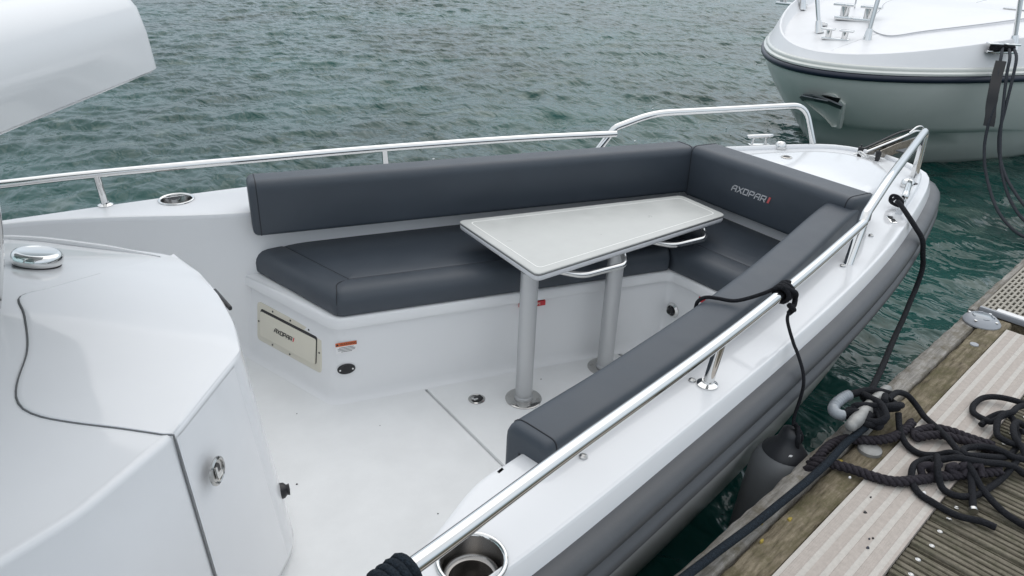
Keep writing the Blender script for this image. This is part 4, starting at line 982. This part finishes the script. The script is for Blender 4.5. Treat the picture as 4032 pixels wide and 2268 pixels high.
tails = [
 ('black rope tail from the cleat ending near the splice', [(2.13, -1.26, .52), (2.20, -1.25, .515), (2.256, -1.262, .49), (2.276, -1.290, .460), (2.259, -1.330, .447), (2.222, -1.386, .455), (2.179, -1.438, .468), (2.139, -1.487, .472), (2.106, -1.531, .470), (2.063, -1.571, .452), (2.011, -1.603, .440), (1.97, -1.627, .434)]),
 ('black rope tail running off across the planks to the frame edge', [(2.135, -1.300, .49), (2.101, -1.333, .460), (2.071, -1.377, .444), (2.069, -1.42, .441), (2.096, -1.452, .446), (2.112, -1.484, .470), (2.105, -1.516, .478), (2.083, -1.557, .470), (2.063, -1.604, .445), (2.037, -1.664, .435), (2.027, -1.706, .434), (2.03, -1.76, .434), (2.06, -1.85, .434)]),
 ('black rope end with a big open loop on the tread plate', [(1.954, -1.694, .432), (1.941, -1.662, .434), (1.909, -1.624, .436), (1.892, -1.589, .441), (1.892, -1.551, .441), (1.894, -1.515, .441), (1.919, -1.478, .444), (1.955, -1.454, .460), (2.007, -1.446, .456), (2.053, -1.454, .452), (2.088, -1.476, .452), (2.13, -1.51, .465), (2.18, -1.545, .455)]),
 ('black rope bight under the splice', [(2.053, -1.470, .475), (2.019, -1.488, .480), (1.987, -1.509, .470), (1.969, -1.537, .446), (1.973, -1.566, .440), (2.001, -1.59, .436), (2.042, -1.604, .434), (2.101, -1.609, .434), (2.165, -1.61, .434), (2.218, -1.609, .445), (2.30, -1.60, .455)]),
 ('black rope standing in a tall loop at the back of the coil', [(2.62, -1.54, .455), (2.60, -1.48, .46), (2.584, -1.432, .457), (2.561, -1.399, .452), (2.528, -1.383, .447), (2.479, -1.384, .444), (2.437, -1.398, .444), (2.415, -1.419, .447), (2.40, -1.450, .455), (2.388, -1.474, .466), (2.43, -1.485, .478), (2.48, -1.49, .47)]),
 ('black rope in the middle of the coil with two crossing turns', [(2.372, -1.455, .447), (2.418, -1.459, .462), (2.453, -1.477, .475), (2.46, -1.502, .470), (2.429, -1.532, .462), (2.376, -1.562, .452), (2.316, -1.577, .450), (2.26, -1.578, .455), (2.205, -1.565, .468), (2.156, -1.541, .478), (2.128, -1.523, .480), (2.133, -1.505, .478), (2.166, -1.497, .470), (2.201, -1.511, .472), (2.23, -1.537, .475), (2.246, -1.569, .474), (2.26, -1.593, .465), (2.30, -1.625, .455)]),
 ('black rope sweeping behind the coil by the frame edge', [(2.60, -1.52, .465), (2.571, -1.497, .472), (2.53, -1.488, .475), (2.471, -1.495, .484), (2.428, -1.486, .486), (2.383, -1.490, .478), (2.335, -1.516, .465), (2.321, -1.546, .466), (2.328, -1.574, .468), (2.36, -1.60, .46)]),
 ('black rope lying flat across the front of the coil', [(2.27, -1.66, .435), (2.248, -1.640, .438), (2.235, -1.616, .452), (2.197, -1.592, .466), (2.146, -1.566, .476), (2.105, -1.539, .484), (2.08, -1.508, .482), (2.06, -1.488, .470), (2.03, -1.470, .462)]),
 ('black rope doubled back at the far right of the coil', [(2.53, -1.57, .44), (2.484, -1.538, .450), (2.449, -1.524, .472), (2.389, -1.534, .482), (2.338, -1.562, .48), (2.317, -1.596, .470), (2.29, -1.63, .45), (2.33, -1.66, .437), (2.40, -1.63, .45), (2.44, -1.58, .46), (2.41, -1.55, .468)]),
]
for lab, pts in tails: rope('mooring_tail', lab, [(x, y, z-.001) for x, y, z in pts], .0098, ROPE, 8, RG)
MB().tube([(1.97, -1.626, .434), (1.962, -1.632, .4335)], .0118, 10).build('rope_whipping', SATIN, None); tag(bpy.data.objects['rope_whipping'], 'pale sealed tip of the rope tail near the splice', 'rope end')

# ================================================================== NEIGHBOURING BOAT
nb_ = thing('motor_cruiser', 'white cruiser with navy rub rail moored bow-on behind the near boat', 'boat', (8, 2, WZ))
na_ = Vector((.995, .10)); nv_ = Vector((.10, -.995)); n0 = Vector((6.08, 1.84))
def N(u, v, z): q = n0+na_*u+nv_*v; return Vector((q.x, q.y, z))
us = [0, .012, .04, .09, .16, .26, .40, .60, .85, 1.15, 1.5, 1.9, 2.4, 3.0, 4.0, 5.5]
def wid(u, k=1.0, u0=0., cap=1.75):
    x = max(0, u-u0); w_ = 1.08*k*math.sqrt(x); 
    if w_ > cap*.75: w_ = cap*.75+(cap*.25)*math.tanh((w_-cap*.75)/(cap*.25))
    return w_
def outline(k, u0, cap, zf, un=us):
    P = [N(u+u0, -wid(u, k, 0, cap), zf(u+u0)) for u in reversed(un)]+[N(u+u0, wid(u, k, 0, cap), zf(u+u0)) for u in un[1:]]
    return P
rz = lambda u: .70+.012*u
rows = [outline(1.0, 0.0, 1.75, lambda u: rz(u)), outline(1.0, .012, 1.74, lambda u: rz(u)-.035), outline(.99, .06, 1.71, lambda u: .58), outline(.97, .22, 1.66, lambda u: .40), outline(.955, .42, 1.60, lambda u: .22), outline(.95, .50, 1.56, lambda u: .165), outline(.93, .52, 1.54, lambda u: .155), outline(.90, .68, 1.48, lambda u: .0), outline(.86, .88, 1.38, lambda u: -.18), outline(.84, .95, 1.34, lambda u: -.22), outline(.6, 1.3, .9, lambda u: -.5)]
mb = MB(); mb.rings(rows, False); nh = mb.build('hull', NHULL, nb_, 35)
mb = MB()
def rubs(o, z): return [N(u-.0, s*(wid(u+.0, 1, 0, 1.75)), rz(u)+z)+Vector((0, 0, 0)) for s, un in ((-1, us[::-1]), (1, us[1:])) for u in un]
ro = [Vector((p.x, p.y)) for p in outline(1, 0, 1.75, rz)]
rzs = [p.z for p in outline(1, 0, 1.75, rz)]
def nsweep(prof): 
    return [[v3(p, zz+z) for p, zz in zip(offs(ro, -o), rzs)] for o, z in prof]
sgn_ = -1
def sweepn(prof):
    a = offs(ro, .05); sg = 1 if (a[len(a)//2]-n0).dot(-na_) > 0 else -1
    return [[v3(p, zz+z) for p, zz in zip(offs(ro, sg*o), rzs)] for o, z in prof]
MB().rings(sweepn([(-.005, -.030), (.022, -.026), (.034, -.008), (.034, .012), (.022, .026), (-.002, .030)]), False).build('rub_rail', NAVY, nb_, 70)
MB().rings(sweepn([(-.002, .031), (.014, .034), (.016, .050), (.004, .060), (-.006, .064), (-.004, .080), (-.010, .092), (-.03, .098)]), False).build('rub_rail_moulding', NHULL, nb_, 50)
cz = lambda u: .848+.155*u-.012*u*u
dzf = lambda u: .785+.12*u-.008*u*u
mb = MB()
rows = [sweepn([(-.028, .098)])[0], outline(.93, .075, 1.63, lambda u: cz(u)-.012), outline(.925, .085, 1.62, lambda u: cz(u)), outline(.915, .10, 1.60, lambda u: cz(u)+.002), outline(.895, .14, 1.56, lambda u: dzf(u)+.022), outline(.885, .16, 1.54, lambda u: dzf(u)+.004), outline(.87, .20, 1.51, lambda u: dzf(u))]
for k in range(1, 7): rows.append(outline(.87*(1-k/6.02), .20+.02*k, 1.51*(1-k/6.02), lambda u: dzf(u)+.006*k))
mb.rings(rows, False); mb.build('foredeck', NDECK, nb_, 35)
def ndz(p): 
    u = (Vector((p[0], p[1]))-n0).dot(na_); v = abs((Vector((p[0], p[1]))-n0).dot(nv_)); return dzf(u)+.02
# hatch seam
hp2 = [N(1.1, .12, 0), N(1.5, .30, 0), N(2.3, .62, 0), N(3.0, .80, 0), N(3.35, .60, 0), N(3.4, 0, 0), N(3.3, -.55, 0), N(2.9, -.72, 0), N(2.2, -.5, 0), N(1.45, -.24, 0)]
hq = catmull(hp2, 6, True); hq = [Vector((p.x, p.y, ndz(p)+.022)) for p in hq]
hcx = sum(hq, Vector())/len(hq)
mb = MB(); mb.rings([[p-up*.03 for p in hq], hq, [p.lerp(Vector((hcx.x, hcx.y, p.z)), .03)+up*.008 for p in hq], [p.lerp(Vector((hcx.x, hcx.y, ndz(hcx)+.03)), .6)+up*.010 for p in hq], [p.lerp(Vector((hcx.x, hcx.y, ndz(hcx)+.03)), .98)+up*.012 for p in hq]], True, False, True)
ht = mb.build('deck_hatch', NDECK, nb_, 50)
MB().tube(hq, .004, 6, closed=True).build('hatch_gap', mat('hatch_seal', (.42, .43, .44), .7), ht)
hl = N(3.15, .52, 0); hl.z = ndz(hl)+.038; MB().box(hl, (.05, .11, .006), (Vector((*na_, 0)), Vector((*nv_, 0)), up)).build('hatch_latch', STEEL, ht, bevel=.003)
# stanchions and rail
def npost(x, y, tx, ty):
    z = ndz((x, y)); a = Vector((x, y, z)); b2 = Vector((tx, ty, z+.62)); d_ = (b2-a).normalized()
    p = MB().tube([a, a+d_*.3, b2], .021, 14).build('stanchion', STEEL, nb_, 60)
    MB().tube([a-d_*.01, a+d_*.012, a+d_*.075, a+d_*.11], .036, 14, rad=[.046, .040, .033, .027]).build('stanchion_socket', STEEL, p, 60)
    MB().lathe([(.036, 0), (.036, .004), (.03, .006)], (a.x, a.y, a.z-.001), n=20).build('stanchion_base', SATIN, p)
    return b2
t1 = npost(6.98, 2.42, 6.98, 2.62); t2 = npost(6.96, 1.89, 7.02, 1.90); t3 = npost(7.55, .86, 7.52, .95)
t4 = npost(8.6, .50, 8.6, .58); t5 = npost(7.9, 3.3, 7.9, 3.35)
MB().tube(catmull([t4, t3, t2.lerp(t3, .35), t2, t1, t1.lerp(t5, .6), t5], 8), .016, 12).build('pulpit_rail', STEEL, nb_, 60)
def bollard(x, y, sc):
    p = Vector((x, y, ndz((x, y)))); d_ = Vector((.30, -.954, 0)).normalized(); e_ = up.cross(d_)
    bs = MB().box(p+up*.008*sc, (.115*sc, .034*sc, .010*sc), (d_, e_, up)).build('bollard_base', STEEL, nb_, bevel=.004)
    for s in (-1, 1):
        q = p+d_*.068*s*sc
        MB().tube([q, q+up*.075*sc], .026*sc, 16).build('bollard_post', STEEL, bs, 60)
        MB().box(q+up*.082*sc+d_*.010*s*sc, (.058*sc, .030*sc, .008*sc), (d_, e_, up)).build('bollard_cap', STEEL, bs, bevel=.006)
bollard(6.80, 2.11, 1.1); bollard(7.70, 2.50, 1.75); bollard(8.0, 3.52, 1.5)
for x, y, m in ((7.40, 2.03, RED), (7.28, 2.60, GREYP)):
    c_ = MB().lathe([(.055, 0), (.055, .012), (.045, .022), (.042, .020)], (x, y, ndz((x, y))), n=24).build('deck_filler', STEEL, nb_)
    MB().lathe([(.041, .019), (.03, .023), (.0001, .024)], (x, y, ndz((x, y))), n=20).build('filler_cap', m, c_)
hlp = Vector((8.3, 2.9, ndz((8.3, 2.9)))); MB().tube([hlp, hlp+Vector((.02, .02, .24))], .008, 8).build('windlass_pole', SATIN, nb_)
MB().box(hlp+Vector((.02, .02, .245)), (.03, .10, .008)).build('windlass_handle', STEEL, nb_, bevel=.004)
# anchor in the stem pocket
pk = MB(); 
pout = [(-.25, .535), (.16, .515), (.22, .43), (.13, .16), (.08, .15), (.02, .24), (-.17, .37), (-.23, .44)]
pocket = thing('stowed_anchor', 'dark plough anchor housed in the stem pocket of the cruiser', 'anchor', tuple(N(.3, 0, .4)))
def PK(v, z, o):
    u_ = .06+max(0, (.58-z))*.88+ (abs(v)**2)*.9; return N(u_-o, v+.05, z)
mb = MB(); mb.rings([[PK(v, z, -.05) for v, z in pout], [PK(v, z, .012) for v, z in pout], [PK(v*.88, .34+(z-.34)*.9, .016) for v, z in pout], [PK(v*.82, .34+(z-.34)*.84, -.01) for v, z in pout]], True, False, True); mb.build('stem_plate', NHULL, nb_, 40, bevel=0)
for s in (-1, 1):
    f_ = [PK(0, .50, .07), PK(s*.12, .475, .05), PK(s*.21, .425, .01), PK(s*.19, .385, .0), PK(s*.10, .43, .04), PK(0, .44, .07)]
    mb = MB(); mb.rings([f_, [p-Vector((.012, 0, .010)) for p in f_]], True, True, True); mb.build('anchor_fluke', ANCH, pocket, 30)
MB().tube(catmull([PK(-.13, .455, .075), PK(-.05, .462, .085), PK(.05, .462, .085), PK(.12, .455, .07)], 5), .010, 8).build('anchor_stock', ANCH, pocket, 60)
mb = MB(); mb.rings([[PK(.06, .50, .05), PK(.20, .49, .02), PK(.16, .40, .01)], [PK(.06, .50, .03), PK(.20, .49, .0), PK(.16, .40, -.01)]], True, True, True); mb.build('anchor_palm', BLACK, pocket)
# spray rail
sr = outline(.955, .455, 1.60, lambda u: .175+.012*u)
# mooring lines of the cruiser
qb = Vector((7.30, .845, 0)); qb.z = ndz(qb)
cl2 = MB().box(qb+up*.012, (.13, .03, .010), (Vector((.8, -.6, 0)), Vector((.6, .8, 0)), up)).build('side_cleat', STEEL, nb_, bevel=.004)
for s in (-1, 1):
    MB().tube([qb+Vector((.8, -.6, 0))*.06*s, qb+Vector((.8, -.6, 0))*.06*s+up*.07], .02, 12).build('cleat_post', STEEL, cl2)
    MB().box(qb+Vector((.8, -.6, 0))*.075*s+up*.078, (.06, .034, .008), (Vector((.8, -.6, 0)), Vector((.6, .8, 0)), up)).build('cleat_cap', STEEL, cl2, bevel=.006)
hk = []
for i in range(70):
    a = i/69*2*math.pi*5; hk.append(qb+Vector((.8, -.6, 0))*(.085*math.cos(a*.5))+Vector((.6, .8, 0))*.045*math.sin(a)+up*(.03+.035*i/69))
kt = MB().tube(hk, .014, 8).build('cruiser_cleat_hitch', ROPE, None, 70); tag(kt, 'black rope hitched on the side cleat of the cruiser', 'rope')
NG = 'grey lines hanging from the cruiser'
e = Vector((6.98, .69, 0))
rope('cruiser_line', 'leftmost slack grey line hanging from the cruiser cleat', [tuple(qb+up*.05), (7.12, .76, .93), (7.02, .70, .80), (6.95, .62, .60), (6.90, .60, .42), (6.85, .55, .22), (6.75, .42, .02), (6.5, .15, -.16), (6.3, -.15, -.22), (6.1, -.5, -.10), (5.9, -.78, .2), (5.7, -.9, .40)], .0125, NROPE, 8, NG)
rope('cruiser_line', 'middle grey line hanging straight from the cruiser cleat', [tuple(qb+Vector((.05, -.03, .05))), (7.14, .70, .93), (7.04, .64, .80), (6.95, .55, .55), (6.90, .47, .30), (6.80, .34, .08), (6.62, .12, -.10), (6.4, -.15, -.15), (6.2, -.5, 0), (6.0, -.82, .40)], .0125, NROPE, 8, NG)
rope('cruiser_line', 'rightmost grey line hanging from the cruiser cleat', [tuple(qb+Vector((.08, -.05, .05))), (7.16, .66, .94), (7.06, .60, .82), (6.97, .54, .55), (6.92, .50, .34), (6.85, .40, .16), (6.72, .20, .0), (6.5, -.1, -.08), (6.3, -.45, .08), (6.1, -.8, .42)], .0125, NROPE, 8, NG)
strap = MB(); sp3 = catmull([(7.08, .735, .90), (7.01, .70, .78), (6.95, .665, .68), (6.93, .64, .56), (6.92, .615, .48), (6.91, .60, .40)], 7)
strap.rings([[p+Vector((.02*s, -.034*s, 0))+Vector((-.03, -.02, 0))*o for s, o in ((-1, 0), (1, 0), (1, .5), (-1, .5))] for p in sp3], True, True, True)
tag(strap.build('chafe_sleeve', BLACK, None, 40), 'flat black chafe sleeve on the cruiser line', 'sleeve')
